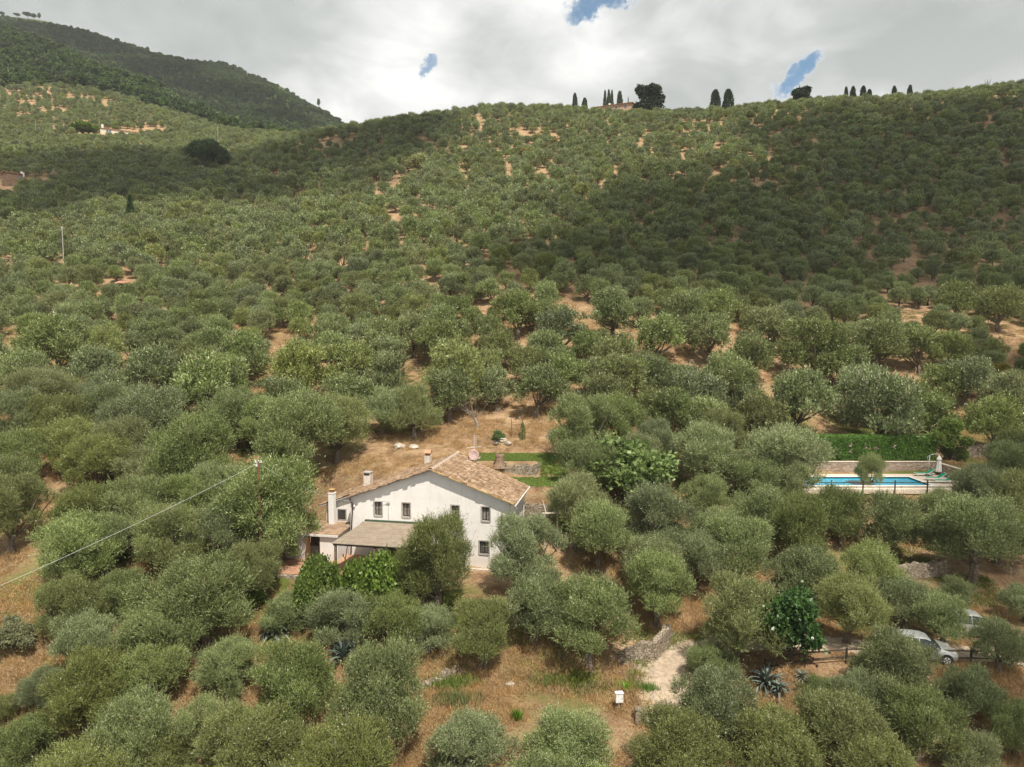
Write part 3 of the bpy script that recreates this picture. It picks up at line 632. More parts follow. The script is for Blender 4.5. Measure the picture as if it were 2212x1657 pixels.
# ------------------------------------------------------------------ olive trees
G1 = 'olive trees along the bottom of the picture'; G2 = 'olive trees around the farmhouse'; G3 = 'olive trees by the track and cars'; G4 = 'olive trees around the pool'; G5 = 'olive trees on the slope left of the farmhouse'; G6 = 'olive trees on the slope behind the farmhouse'
HAND = [  # u, v, width, height factor, group, label
 (156,1303,130,1,G5,'silvery round olive tree at the edge of the dry grass strip'), (266,1272,110,1.1,G5,'olive tree right behind the silvery one at the grass strip'),
 (437,1262,195,1,G5,'big old olive tree with dead twigs left of the patio'), (184,1372,130,1,G5,'dense olive tree below the silvery one at the grass strip'),
 (344,1366,165,.95,G5,'round bright olive tree below the big old one'), (620,1313,110,.9,G2,'olive tree just below the terracotta patio'),
 (188,1475,165,1,G1,'wide olive tree beside the pale flowering bush'), (322,1444,150,1,G1,'olive tree directly below the round bright one'),
 (488,1422,125,1,G1,'olive tree left of the dark agave'), (632,1450,185,1,G1,'tall olive tree between the two dark agaves'),
 (297,1569,165,1,G1,'olive tree third from the lower left corner'), (440,1553,150,1,G1,'olive tree behind the broad front one, lower left'),
 (563,1600,220,.9,G1,'broadest olive tree on the bottom edge, left of the bare slope'), (355,1640,150,.9,G1,'olive tree cut by the bottom edge left of the broad one'),
 (60,1600,125,1,G1,'dull olive tree in the lower left corner'), (-15,1530,90,1,G1,'olive tree cut by the left edge near the bottom'), (85,1480,90,.9,G1,'half hidden olive tree under the wide one'),
 (827,1480,205,1.15,G1,'tall dark green olive tree left of the bare dry slope'), (735,1318,130,1,G2,'olive tree below the leafy fig at the patio'),
 (850,1321,130,1,G2,'second olive tree below the patio, right of the fig'), (928,1352,100,1,G2,'small olive tree below the house, third in the row'), (1047,1338,125,1.1,G2,'leaning olive tree below the right end of the house'),
 (1158,1282,140,1,G2,'olive tree with a grey split trunk on the bare bank'), (1273,1318,170,1,G2,'olive tree on the bare bank beside the track, trunk showing'),
 (1020,1600,170,.9,G1,'olive tree in front of the dry slope on the bottom edge'), (1240,1592,185,.9,G1,'dark olive tree on the bottom edge below the meter box'), (1450,1608,195,.9,G1,'silvery olive tree on the bottom edge at the foot of the track'),
 (945,1200,145,1.25,G2,'tall olive tree standing in front of the farmhouse wall'), (1130,1165,135,1.1,G2,'olive tree covering the right corner of the farmhouse'),
 (1420,1245,130,1.1,G3,'olive tree above the dry stone bank at the track bend'), (1590,1314,175,.9,G3,'bright spreading olive tree left of the dark fig'), (1831,1290,130,1,G3,'olive tree with forked trunk above the track'),
 (1956,1293,115,1,G3,'olive tree left of the parked cars'), (2065,1280,65,1.2,G3,'slim silvery olive tree behind the parked cars'), (2040,1325,100,1.,G3,'olive tree hanging over the rear car'), (2215,1290,90,1,G3,'olive tree cut by the right edge above the cars'),
 (2160,1390,108,1,G3,'olive tree in front of the rear car'), (1935,1425,172,.9,G3,'brownish olive tree in front of the silver car'), (1558,1498,172,1,G3,'big olive tree right of the gravel track'), (1535,1425,110,.9,G3,'olive tree behind the big one right of the track'),
 (1852,1496,110,1,G1,'olive tree between the dry red grass and the silver car'), (2102,1482,125,1,G1,'conical olive tree below the silver car'), (1817,1560,175,.9,G1,'silvery olive tree below the dry red grass'),
 (1985,1552,165,1,G1,'silvery olive tree second from the lower right corner'), (1667,1616,200,.9,G1,'wide silvery olive tree on the bottom edge right of the track'), (2103,1618,125,1,G1,'olive tree nearest the lower right corner'),
 (1890,1645,150,.9,G1,'olive tree cut by the bottom edge below the silvery pair'), (2200,1560,110,1.1,G1,'shaded olive tree at the right edge near the bottom'), (1768,1489,70,.9,G1,'small olive tree beside the dry red grass'),
 (1694,975,165,.85,G4,'big grey olive tree at the left end of the pool'), (1629,905,100,1,G4,'olive tree left of the hedge'), (1725,852,110,1.15,G4,'rounded tall olive tree above the hedge in a bare clearing'),
 (1850,850,110,1,G4,None), (1910,868,140,1,G4,None), (2019,880,105,1,G4,None), (2155,895,110,1,G4,None), (1880,1012,52,1.3,G4,'thin olive tree standing in front of the pool fence'),
 (1816,1100,115,1.1,G4,'twiggy olive tree below the left half of the pool'), (1919,1108,120,1.1,G4,'olive tree below the thin one at the pool'), (2035,1095,100,1,G4,'olive tree below the pool loungers'), (2108,1140,165,.9,G4,'broad dark olive tree below the right end of the pool'),
 (2110,1040,95,1,G4,'olive tree right of the pool loungers'), (2185,990,95,1,G4,None), (2188,1070,110,1,G4,None), (1655,1100,140,1,G4,'bright olive tree in the thicket between fig and pool'), (1735,1120,110,1.4,G4,'tall drooping olive tree below the pool corner'),
 (1640,1030,105,1,G4,None), (1702,1030,95,.9,G4,None), (1256,898,130,1,G6,'brown-green olive tree above the lawn'), (1334,898,110,1,G6,None), (1451,898,100,1,G6,None), (1412,938,100,1,G6,None), (1517,963,120,1,G6,None), (1269,990,110,1,G2,'brownish olive tree right of the lawn'),
 (1595,1005,90,1,G4,None), (1425,1110,150,1,G2,'olive tree below the big bright fig'), (1295,1140,130,1,G2,'olive tree below the timber beam'), (1543,1140,110,1,G4,None), (1600,1160,130,1,G4,None), (1530,1062,80,1,G4,None), (1412,1200,130,.9,G2,None), (1500,1190,120,1,G3,None),
 (725,905,110,1,G5,None), (650,915,170,.95,G5,'large yellow-green olive tree behind the utility pole'), (826,874,100,1,G6,'dark trunked olive tree above the dry grass behind the house'), (894,874,100,1.2,G6,'tall olive tree second from left above the dry grass'), (972,847,90,1,G6,None), (1158,840,95,1,G6,'olive tree with pale trunk above the lawn'), (1073,823,80,1,G6,None),
 (972,789,115,1,G6,None), (1080,748,80,1,G6,None), (1175,752,80,1,G6,None), (1266,755,75,1,G6,None), (1324,674,85,1,G6,'silvery dome olive tree right of the bare patch'), (1117,674,90,1,G6,None), (1212,701,85,1,G6,'olive tree left of the bare patch'), (1334,769,95,1,G6,None), (1216,799,85,1,G6,None), (1290,812,80,1,G6,None),
 (945,738,85,1,G6,None), (840,728,85,1,G6,None), (843,768,85,1,G6,None), (968,701,85,1,G6,None), (894,708,75,1,G6,None), (1057,701,65,1,G6,None), (1344,823,100,1,G6,None), (1409,823,95,1,G6,None), (1419,721,90,1,G6,None),
 (752,796,110,1,G6,None), (826,806,95,1,G6,None), (742,845,100,1,G6,None), (1555,651,80,1,G6,'pale leaved olive tree standing above its neighbours'), (1478,686,80,1,G6,None), (1531,728,95,1,G6,None), (1625,763,85,1,G6,None), (1656,714,85,1,G6,None), (1754,742,110,1,G6,None), (1894,717,100,1,G6,None),
 (2068,637,75,1,G6,None), (2159,668,75,1,G6,None), (1897,756,60,1,G6,None), (1824,784,100,1,G6,None), (1988,756,85,1,G6,None), (2061,749,75,1,G6,None), (1492,832,105,1,G6,None), (1566,801,90,1,G6,None), (1597,843,80,1,G6,None),
 (2033,825,85,1,G6,None), (2086,815,90,1,G6,None), (2166,867,95,1,G6,None), (1536,886,90,1,G6,None), (1614,850,70,1,G6,None),
 (118,742,110,1,G5,None), (531,772,95,1,G5,'round olive tree left of the orange bare gap'), (443,786,90,1,G5,None), (467,833,130,1,G5,None), (322,823,120,1,G5,None), (609,843,90,1,G5,'olive tree right of the orange bare gap'), (660,782,110,1,G5,None), (85,845,110,1,G5,None), (305,891,150,1,G5,None), (118,895,130,1,G5,None), (508,891,110,1,G5,None),
 (153,945,120,1,G5,None), (20,965,110,1,G5,None), (40,890,100,1,G5,None), (212,985,115,1,G5,None), (277,945,130,1,G5,None), (309,1010,120,1,G5,None), (430,965,150,1,G5,None), (384,1025,100,1,G5,None), (472,1038,105,1,G5,None), (20,1090,125,1,G5,'olive tree at the left edge above the dry strip'), (15,1025,110,1,G5,None),
 (190,1090,130,1,G5,None), (293,1090,140,1,G5,None), (390,1075,110,1,G5,None), (146,1165,145,1,G5,'drooping olive tree under the overhead cable'), (225,1155,120,1,G5,None), (375,1150,120,1,G5,None), (488,1115,130,1,G5,None), (600,1066,105,1,G5,'olive tree just right of the utility pole'), (620,1000,95,1,G5,None),
 (600,1140,185,1,G2,'large grey olive tree left of the farmhouse'), (606,1175,66,1,G2,'olive tree overhanging the flat-roofed annex'), (553,1222,105,1.1,G2,'green olive tree at the left end of the patio'), (560,900,90,1,G5,None)]
VI = {}
YOV = {'large grey olive tree left of the farmhouse': 53., 'olive tree overhanging the flat-roofed annex': 51.3, 'olive tree hanging over the rear car': 43.7}
trees = []          # x, y, z, scale(3), group, label, silhouettes in px
for (u, v, w, hs, g, lab) in HAND:
    kk = HAND.index((u, v, w, hs, g, lab)); low = v > 1250 and not (lab and ('trunk' in lab or 'leaning' in lab)); vi = kk % 4 if low else (4+kk % 3 if v > 1150 else kk % 7); P0 = NEARP[vi]; VI[kk] = vi
    if v > 1250: w = w*.95
    x, y, z, sc = by_pixel(u, v, w, P0, hs)
    yo = YOV.get(lab)
    if yo: y = yo; x = pt(u, v, y).x; z = float(ground(x, y)); sc = w*y/FPX/P0.w
    a, b2 = hw(x, y)
    if not yo and g == G2 and u < 1120 and v > 1100 and y > 48.5: # keep clear of the patio and walls
        if -6.2 < a < 13.6 and b2 > -6.2 and not (u > 1100): 
            y2 = min(y, 46.5) if u < 900 else min(y, 47.2); x, y = x*y2/y, y2; z = float(ground(x, y)); sc = w*y/FPX/P0.w
    el_ = 1+.10*math.sin(kk*2.7); trees.append((x, y, z, (sc*el_, sc/el_, sc*hs*(.97+.07*math.cos(kk*1.9))), g, lab, w))
TX = np.array([(t_[0], t_[1], t_[3][0]*2.5) for t_ in trees])
# clear places where the photo shows bare ground (pixel of the ground, radius in m)
BARE = [(60,1180,2.6),(40,1260,2.5),(40,1330,2.2),(20,1400,3),(560,840,3),(600,800,2.5),(545,860,2.5),(800,960,5),(900,950,5),(1000,930,4.5),(1100,920,4.5),(1160,900,3.5),(1180,940,3),(720,1010,3),(860,1000,4),(1270,690,3.3),(1265,670,2.5),(1665,830,3),(1660,880,2.6),(1690,770,3),(1150,690,2),(1120,650,1.5),(880,760,2),(900,780,2),
        (1180,1450,5),(1100,1500,5),(1250,1500,4.5),(1350,1480,4),(1330,1400,2.5),(1150,1560,3),(1100,1560,3),(1350,1560,2),(1420,1500,4),(1500,1385,3),(1740,1240,4),(1850,1225,4),(1950,1215,4),(1650,1220,3),(1700,1440,3.5),(1740,1480,3.5),(1850,1390,3),(1650,1385,3),(1750,1385,3),(2000,1400,3),(2080,1400,3),(410,1440,2),(520,1490,1.5),(700,1560,2.5),(690,1620,2.5),(570,1370,2.5),(240,1330,1.5),
        (1060,270,5),(1150,300,5),(1200,330,5),(1000,330,4),(1420,560,1),(1960,600,4),(2160,600,4),(1540,330,5),(1480,300,4),(2050,690,3),(2100,700,4),(1400,450,4),(860,470,5),(900,490,4),(2100,950,4),(2060,930,3),(1880,935,5),(1960,930,4),(1780,930,4),(2100,1010,4),(262,640,4),
        (300,590,1),(30,690,3),(120,650,3),(1750,540,1),(2170,760,3),(1950,690,3),(240,640,3),(100,480,2),(60,230,7),(90,190,6),(130,240,6),(150,215,6),(230,225,6),(40,255,6),(330,280,5),(90,215,6),(190,215,6),(120,165,8),(30,190,6)]
BP = np.array([(*hit(u, v)[:2], rad) for u, v, rad in BARE])
def free(x, y, rad=2.2):
    if np.any(np.hypot(TX[:, 0]-x, TX[:, 1]-y) < TX[:, 2]*.82+rad*.62): return False
    if np.any(np.hypot(BP[:, 0]-x, BP[:, 1]-y) < BP[:, 2]): return False
    a, b2 = hw(x, y)
    if -9 < a < 17 and -9 < b2 < 17: return False
    if 24 < x < 51 and 57.5 < y < 82: return False
    if 38 < x < 72 and 354 < y < 400: return False
    if -236 < x < -202 and 360+max(0, (x+231)*.5) < y < 402+(x+231)*.55: return False
    if -197 < x < -177 and 250 < y < 272: return False
    if -179 < x < -172 and 240 < y < 268: return False
    if -6 < x < 9 and 56 < y < 73: return False
    if float(path_dist(np.array(x), np.array(y))[0]) < 3.4: return False
    return True
# random filling: dart throwing on a jittered grid that follows the terraces
auto = []; rr = random.Random(21)
dy = 4.6
Yk = 26.; row = 0
while Yk < 640:
    wmax = .80*Yk; x = -wmax+rr.random()*5
    while x < wmax:
        xx = x+rr.gauss(0, .55); yy = Yk+rr.gauss(0, .7)+NA(x, Yk, 30.)*3
        s_ = xx/yy; u_ = CU+FPX*s_
        dens = 1.
        if yy > 380 and u_ > 640: dens = .0
        lim = float(wood_edge(xx, yy)) if u_ < 690 else 392
        if yy > lim: dens = 0
        young = (u_ > 1850 and 105 < yy < 200)
        if dens > 0 and rr.random() < (.95 if not young else .93)*(1-.5*max(0., float(NB(xx, yy, 14.))+.08)) and free(xx, yy) and not (300 < u_-0 and 640 < u_ < 1750 and 215 < yy < 340 and ((NA(xx*.42, yy*1.25, 8.) > .22 and rr.random() < .6) or rr.random() < .08)):
            auto.append((xx, yy, rr.uniform(.68, 1.06)*(.82 if young else 1)*(1.06 if yy < 90 else .92 if yy < 330 else .84)))
        x += rr.uniform(3.9, 5.5)*(.85 if young else 1)*(1 if Yk < 110 else .9)
    Yk += dy*(1. if Yk < 110 else .93); row += 1
auto = np.array(auto); az = ground(auto[:, 0], auto[:, 1])
zs = [proj(x, y, z+3) for x, y, z in zip(auto[:, 0], auto[:, 1], az)]
cand = []
for (x, y, sc), z, (u, v) in zip(auto, az, zs):
    if u < -60 or u > 2275 or v > 1760: continue
    # hidden behind the crest?
    lab = None
    cand.append((x, y, float(z), sc, u, v, 5.5*sc*FPX/y))
cand.sort(key=lambda q: -q[6])
n_ind = 300-len(trees)
for (x, y, z, sc, u, v, px) in cand[:n_ind]:
    if v > 1000 and u < 700: g, lab = G5, None
    elif u > 1560 and v > 900: g, lab = G4, None
    elif u < 700: g, lab = G5, None
    else: g, lab = G6, None
    trees.append((x, y, z, (sc, sc, sc*rr.uniform(.9, 1.08)), g, lab, px))
LMK = [('the brown utility pole', 558, 1000), ('the brown garden hut', 262, 622), ('the orange bare gap', 555, 850), ('the white pole in the grove', 134, 500), ('the dry strip at the left edge', 45, 1200), ('the narrow dark fir', 281, 440), ('the umbrella pine', 451, 320),
       ('the gabled chimney', 926, 975), ('the bare patch high behind the house', 1270, 680), ('the rusty garden gate', 1112, 940), ('the dead olive', 1031, 880), ('the pale leaved olive', 1555, 651), ('the bright fig', 1362, 1010), ('the left end of the hedge', 1750, 960), ('the round thuja bush', 2037, 980),
       ('the bare clearing above the hedge', 1665, 840), ('the yellowing shrub', 2162, 805), ('the pool fence', 1900, 1060), ('the meter box', 1337, 1512), ('the silver hatchback', 2035, 1385), ('the tall chimney of the annex', 715, 1075), ('the timber trellis', 1190, 1103), ('the yellow-green olive behind the pole', 650, 915), ('the dark glossy tree', 1705, 1335)]
ORD = ['nearest', 'second', 'third', 'fourth', 'fifth', 'sixth', 'seventh', 'eighth', 'ninth', 'tenth', 'eleventh', 'twelfth', 'thirteenth', 'fourteenth', 'fifteenth', 'sixteenth', 'seventeenth', 'eighteenth', 'nineteenth', 'twentieth']
SEC = ['right of', 'upper right of', 'straight above', 'upper left of', 'left of', 'lower left of', 'straight below', 'lower right of']
TP = np.array([proj(t_[0], t_[1], t_[2]+2.8) for t_ in trees])
def auto_label(g, x, y, z, w):
    """name a tree by its nearest landmark: direction and rank among all trees that way"""
    u, v = proj(x, y, z+2.8); best = None
    for nm, lu, lv in LMK:
        sec = lambda a, b_: (np.round(np.arctan2(-(b_-lv), a-lu)/(math.pi/4)).astype(int)) % 8
        k_ = int(sec(np.array(u), np.array(v))); dd_ = math.hypot(u-lu, v-lv)
        rank = int(np.sum((sec(TP[:, 0], TP[:, 1]) == k_) & (np.hypot(TP[:, 0]-lu, TP[:, 1]-lv) < dd_-.01)))
        if rank < 20 and (best is None or (rank*25+dd_) < best[0]): best = (rank*25+dd_, rank, k_, nm)
    return '%s olive tree to the %s %s' % (ORD[best[1]], SEC[best[2]], best[3]) if best[2] not in (2, 6) else '%s olive tree %s %s' % (ORD[best[1]], SEC[best[2]], best[3])
def old_label(g, x, y, z, w):
    u, v = proj(x, y, z+3)
    if g == G5:
        if v > 1000: return 'olive tree in the packed row between dry strip and utility pole'
        if v > 860: return 'olive tree in the grove behind the utility pole, near rows' if u > 330 else 'olive tree in the grove above the left dry strip'
        return 'olive tree left of the orange bare gap, middle rows' if u < 560 else 'olive tree in the middle rows right of the orange bare gap'
    if g == G4:
        if v < 930: return 'olive tree on the dry bank just above the clipped hedge'
        return 'olive tree in the thicket between the bright fig and the pool' if u < 1760 else 'olive tree at the right edge beside the pool terrace'
    if g == G6:
        if u < 1200: return 'olive tree on the slope straight above the farmhouse roof' if v > 680 else 'olive tree in the denser rows high above the farmhouse'
        if u < 1560: return 'olive tree on the slope above the bright fig, right of the bare patch'
        return 'olive tree on the sparse terraces above the pool hedge'
    if g == G1: return 'olive tree in the front rows along the bottom'
    if g == G2: return 'olive tree beside the farmhouse'
    return 'olive tree between the bright fig and the track'
for k, (x, y, z, sc, g, lab, w) in enumerate(trees):
    P0 = (NEARP if y < 72 else MIDP)[VI.get(k, k % 7)]
    place_plant('olive_tree', P0, x, y, z, sc, prnd.random()*6.28, lab or auto_label(g, x, y, z, w), 'olive tree', g)

def instancer(name, pts, rots, scls, vids, protos, label, cat, mats):
    """one object whose points carry plants (for masses nobody could count)"""
    pc = bpy.data.collections.new(name+'_kinds')
    for i, p in enumerate(protos):
        if isinstance(p, Plant):
            bm = bmesh.new(); bm.from_mesh(p.crown); n0 = len(bm.faces); bm.from_mesh(p.trunk)
            bm.faces.ensure_lookup_table()
            me_ = bpy.data.meshes.new(name+'_kind')
            for fi in range(n0, len(bm.faces)): bm.faces[fi].material_index = 1
            bm.to_mesh(me_); bm.free(); me_.materials.append(p.crown.materials[0]); me_.materials.append(M['bark'])
        else: me_ = p
        o = bpy.data.objects.new('%s_kind_%02d' % (name, i), me_); pc.objects.link(o)
    me_ = bpy.data.meshes.new(name); me_.vertices.add(len(pts)); me_.vertices.foreach_set('co', np.asarray(pts, dtype=np.float32).ravel())
    for an, dat, ty in (('rz', rots, 'FLOAT'), ('scl', scls, 'FLOAT'), ('vid', vids, 'INT')):
        a = me_.attributes.new(an, ty, 'POINT'); a.data.foreach_set('value', np.asarray(dat, dtype=np.float32 if ty == 'FLOAT' else np.int32))
    o = link(name, me_, mats); tag(o, label, cat, kind='stuff')
    ng = bpy.data.node_groups.new(name, 'GeometryNodeTree')
    ng.interface.new_socket('Geometry', in_out='INPUT', socket_type='NodeSocketGeometry'); ng.interface.new_socket('Geometry', in_out='OUTPUT', socket_type='NodeSocketGeometry')
    t = NT(ng); gi = t.new('NodeGroupInput'); go = t.new('NodeGroupOutput'); ip = t.new('GeometryNodeInstanceOnPoints'); ci = t.new('GeometryNodeCollectionInfo')
    ci.inputs['Collection'].default_value = pc; ci.inputs['Separate Children'].default_value = True; ci.inputs['Reset Children'].default_value = True
    def na(n, ty):
        q = t.new('GeometryNodeInputNamedAttribute', data_type=ty); q.inputs[0].default_value = n; return [s_ for s_ in q.outputs if s_.enabled][0]
    cb = t.new('ShaderNodeCombineXYZ'); t.l.new(na('rz', 'FLOAT'), cb.inputs[2])
    t.l.new(gi.outputs[0], ip.inputs['Points']); t.l.new(ci.outputs[0], ip.inputs['Instance']); ip.inputs['Pick Instance'].default_value = True
    t.l.new(na('vid', 'INT'), ip.inputs['Instance Index']); t.l.new(cb.outputs[0], ip.inputs['Rotation']); t.l.new(na('scl', 'FLOAT'), ip.inputs['Scale'])
    t.l.new(ip.outputs[0], go.inputs[0])
    md = o.modifiers.new('plants', 'NODES'); md.node_group = ng
    return o
rest = cand[n_ind:]
print('individual olives', len(trees), 'mass olives', len(rest))
pts = np.array([(q[0], q[1], q[2]-.05) for q in rest]); scl = np.array([q[3] for q in rest])
vid = np.array([(6+rr.randrange(7)) if q[1] < 150 else rr.randrange(6) for q in rest])
instancer('olive_grove', pts, np.array([rr.random()*6.28 for _ in rest]), scl, vid, FARP+MIDP, 'dense grey-green olive grove covering the hillside up to the crest', 'grove', [M['olive'], M['bark']])

# wooded mountain and spur
FP = [generic(400+i, 3.6, 1.0, 8.2, 12, 420, 5, 1.1, .75, 'forest', .25, .3, .7, 1.1, .2, 2) for i in range(5)]
fr = []
Yk = 400.
while Yk < 1060:
    x = -.82*Yk
    while x < -.20*Yk:
        xx = x+rr.gauss(0, 1.8); yy = Yk+rr.gauss(0, 1.8); u_ = CU+FPX*xx/yy
        lim = float(wood_edge(xx, yy))
        if yy > lim: fr.append((xx, yy, rr.uniform(.6, 1.15)*(1 if yy < 650 else .85)))
        x += rr.uniform(5, 8)
    Yk += 6.4 if Yk < 700 else 8.5
fr = np.array(fr); fz = ground(fr[:, 0], fr[:, 1])
print('forest', len(fr))
instancer('mountain_wood', np.stack([fr[:, 0], fr[:, 1], fz-.5], -1), rng.random(len(fr))*6.28, fr[:, 2], rng.integers(0, 5, len(fr)), FP, 'dark green wood covering the spur and the mountain behind it', 'wood', [M['forest'], M['bark']])

# dry grass and weeds
def tuft(seed, n, h, sp, wd, mat, lean=.5):
    r = np.random.default_rng(seed); p = np.stack([r.normal(size=n)*sp, r.normal(size=n)*sp, np.full(n, -.03)], -1)
    d_ = norm(np.stack([r.normal(size=n)*lean, r.normal(size=n)*lean, np.ones(n)], -1))
    V_, F_ = leaves_mesh(p, d_, h*r.uniform(.5, 1.2, n), wd, r); return arrmesh('tuft', V_, F_, r.random(n), [M[mat]])
TU = [tuft(1, 60, .32, .24, .018, 'straw', .9), tuft(2, 50, .46, .18, .018, 'straw', .7), tuft(3, 70, .20, .30, .022, 'straw', 1.3), tuft(4, 50, .28, .22, .028, 'weed', .8)]
gp = []
N_ = 120000
gy = np.exp(rng.uniform(np.log(27), np.log(125), N_)); gx = rng.uniform(-.82, .82, N_)*gy
keep = (NA(gx, gy, 4.)+NB(gx, gy, 1.6)*.6 > -.26+.16*rng.random(N_))
a, b2 = hw(gx, gy); keep &= ~((a > -6.3) & (a < 14) & (b2 > -6.2) & (b2 < 9)); keep &= ~((gx > 25) & (gx < 48.5) & (gy > 66.8) & (gy < 76.8))
keep &= path_dist(gx, gy)[0] > 1.2
keep &= ~((gx > -.9) & (gx < 5.2) & (gy > 60.3) & (gy < 64.2)); keep &= ~((gx > -3.4) & (gx < 5.4) & (gy > 65.4) & (gy < 70.2))
gx, gy = gx[keep], gy[keep]; gz = ground(gx, gy); n = len(gx)
grn = NB(gx, gy, 11.) > .22
instancer('dry_grass', np.stack([gx, gy, gz], -1), rng.random(n)*6.28, rng.uniform(.5, 1.3, n), np.where(grn & (rng.random(n) < .7), 3, rng.integers(0, 3, n)), TU, 'dry straw-coloured grass and weeds between the olive trees', 'grass', [M['straw'], M['weed']])
n = 15000
lx = np.concatenate([rng.uniform(-1, 5.6, n//2), rng.uniform(-3.5, 5.5, n//2)]); ly = np.concatenate([rng.uniform(60, 68, n//2), rng.uniform(65.2, 70.4, n//2)])
k_ = (rectm(lx, ly, -.6, 5.0, 60.8, 63.9, .5)+rectm(lx, ly, 3.0, 5.0, 63, 67, .6)+rectm(lx, ly, -3.2, 5.2, 66.3, 69.9, .5)) > .35+.5*NA(lx, ly, 1.3)+.1*rng.random(n)
lx, ly = lx[k_], ly[k_]
LT = [tuft(6, 40, .09, .10, .03, 'lawnblade', 1.), tuft(7, 40, .12, .10, .03, 'lawnblade', .8)]
instancer('lawn_grass', np.stack([lx, ly, ground(lx, ly)], -1), rng.random(len(lx))*6.28, rng.uniform(.7, 1.4, len(lx)), rng.integers(0, 2, len(lx)), LT, 'short green lawn grass on the two terraces behind the farmhouse', 'grass', [M['lawnblade']])
LM = plain('lawn', (.19, .25, .065), .95, .35, 1.5)
drape('lawn', [(-.9, 60.6), (5, 60.4), (5.6, 63), (5.5, 70), (1, 70.3), (-3.2, 69.8), (-3.4, 66.3), (2.6, 66.2), (3.2, 64.2), (-.9, 64.1)], LM, .03, .2)
#@@PART2
# ------------------------------------------------------------------ farmhouse (own frame: x along the gable wall, y away from the camera)
house = empty('farmhouse', H0, 'white two-storey farmhouse with low tiled gable roof among the olives', 'house', None, -HY)
RA, RZ, SL = 6.85, 7.15, .362          # ridge position, ridge height, slope
def rz_(x): return RZ-SL*abs(x-RA)
WD = 13.0
HOLES = [(2.34, 3.32, 4.42, .62), (4.69, 3.32, 4.42, .62), (8.69, 3.32, 4.42, .62), (11.14, 3.32, 4.42, .62), (11.0, .72, 1.72, .74), (8.6, .72, 1.72, .74)]
def wall_holes(mb, x0, x1, z0, z1, holes, y0=0., dep=.25):
    xs = sorted({x0, x1}|{h[0] for h in holes}|{h[1] for h in holes}); zs_ = sorted({z0, z1}|{h[2] for h in holes}|{h[3] for h in holes})
    for i in range(len(xs)-1):
        for j in range(len(zs_)-1):
            cx_, cz_ = (xs[i]+xs[i+1])/2, (zs_[j]+zs_[j+1])/2
            if any(h[0] < cx_ < h[1] and h[2] < cz_ < h[3] for h in holes): continue
            mb.quad((xs[i], y0, zs_[j]), (xs[i+1], y0, zs_[j]), (xs[i+1], y0, zs_[j+1]), (xs[i], y0, zs_[j+1]))
    for (a, b_, c_, d_) in holes:
        mb.quad((a, y0, c_), (a, y0+dep, c_), (a, y0+dep, d_), (a, y0, d_)); mb.quad((b_, y0, c_), (b_, y0, d_), (b_, y0+dep, d_), (b_, y0+dep, c_))
        mb.quad((a, y0, d_), (a, y0+dep, d_), (b_, y0+dep, d_), (b_, y0, d_)); mb.quad((a, y0, c_), (b_, y0, c_), (b_, y0+dep, c_), (a, y0+dep, c_))
w = MB(); hl = [(x-ww/2, x+ww/2, a, b_) for x, a, b_, ww in HOLES]+[(5.1, 6.2, 0., 2.1), (3.0, 3.9, 0., 2.05)]
wall_holes(w, 0, WD, -1.2, 4.5, hl)
w.quad((0, 0, 4.5), (WD, 0, 4.5), (WD, 0, rz_(WD)), (RA, 0, RZ), (0, 0, rz_(0)))
yb, yr = 7.2, 5.9
w.quad((0, 0, -1.2), (0, 0, rz_(0)), (0, yb, rz_(0)), (0, yb, -1.2)); w.quad((WD, 0, -1.2), (WD, yr, -1.2), (WD, yr, rz_(WD)), (WD, 0, rz_(WD)))
w.quad((0, yb, -1.2), (0, yb, rz_(0)), (RA, yb, RZ), (WD, yr, rz_(WD)), (WD, yr, -1.2))
# battered foot at both corners
w.prism([(0, .004, -1.2), (-.28, .004, -1.2), (0, .004, 3.0)], (0, .5, 0)); w.prism([(WD, .004, -1.2), (WD, .004, 2.2), (WD+.3, .004, -1.2)], (0, .5, 0))
wall = w.build('wall', M['white'], house)
ft = MB().box(8.2, WD+.1, -.35, -.003, -1.2, -.42).build('footing', plain('worn_plinth', (.50, .42, .35), .9, .2, 4), house)
# annex set back at the left, under the same slope
an = MB()
AZ = rz_(0); ax0 = -2.75
an.box(ax0, 0-.003, 1.3, 6.3, -.2, 3.55); an.prism([(ax0, 1.3, 3.55), (-.003, 1.3, 3.55), (-.003, 1.3, rz_(0)-.06), (ax0, 1.3, rz_(ax0)-.06)], (0, 5, 0))
an.build('annex_wall', M['white'], house)
# low block with door and flat tiled terrace roof
lb = MB(); x0, x1, y0 = -4.9, -.35, -1.75
wall_holes(lb, x0, x1, -.2, 2.0, [(-2.78, -1.83, 0.02, 1.88), (-4.35, -3.85, .9, 1.6)], y0, .22)
lb.quad((x0, y0, -.2), (x0, y0, 2.), (x0, 1.29, 2.), (x0, 1.29, -.2)); lb.quad((x1, y0, -.2), (x1, 1.29, -.2), (x1, 1.29, 2.), (x1, y0, 2.))
lb.build('low_wall_block', M['white'], house)
MB().prism([(x0-.15, y0-.18, 2.), (x1+.12, y0-.18, 2.), (x1+.12, 1.297, 2.16), (x0-.15, 1.297, 2.16)], (0, 0, .10)).build('terrace_roof', plain('worn_roof_tiles', (.30, .205, .14), .9, .3, 2.5), house)
MB().box(x0-.17, x1+.14, y0-.24, y0-.183, 1.94, 2.1).build('gutter', M['gutter'], house)
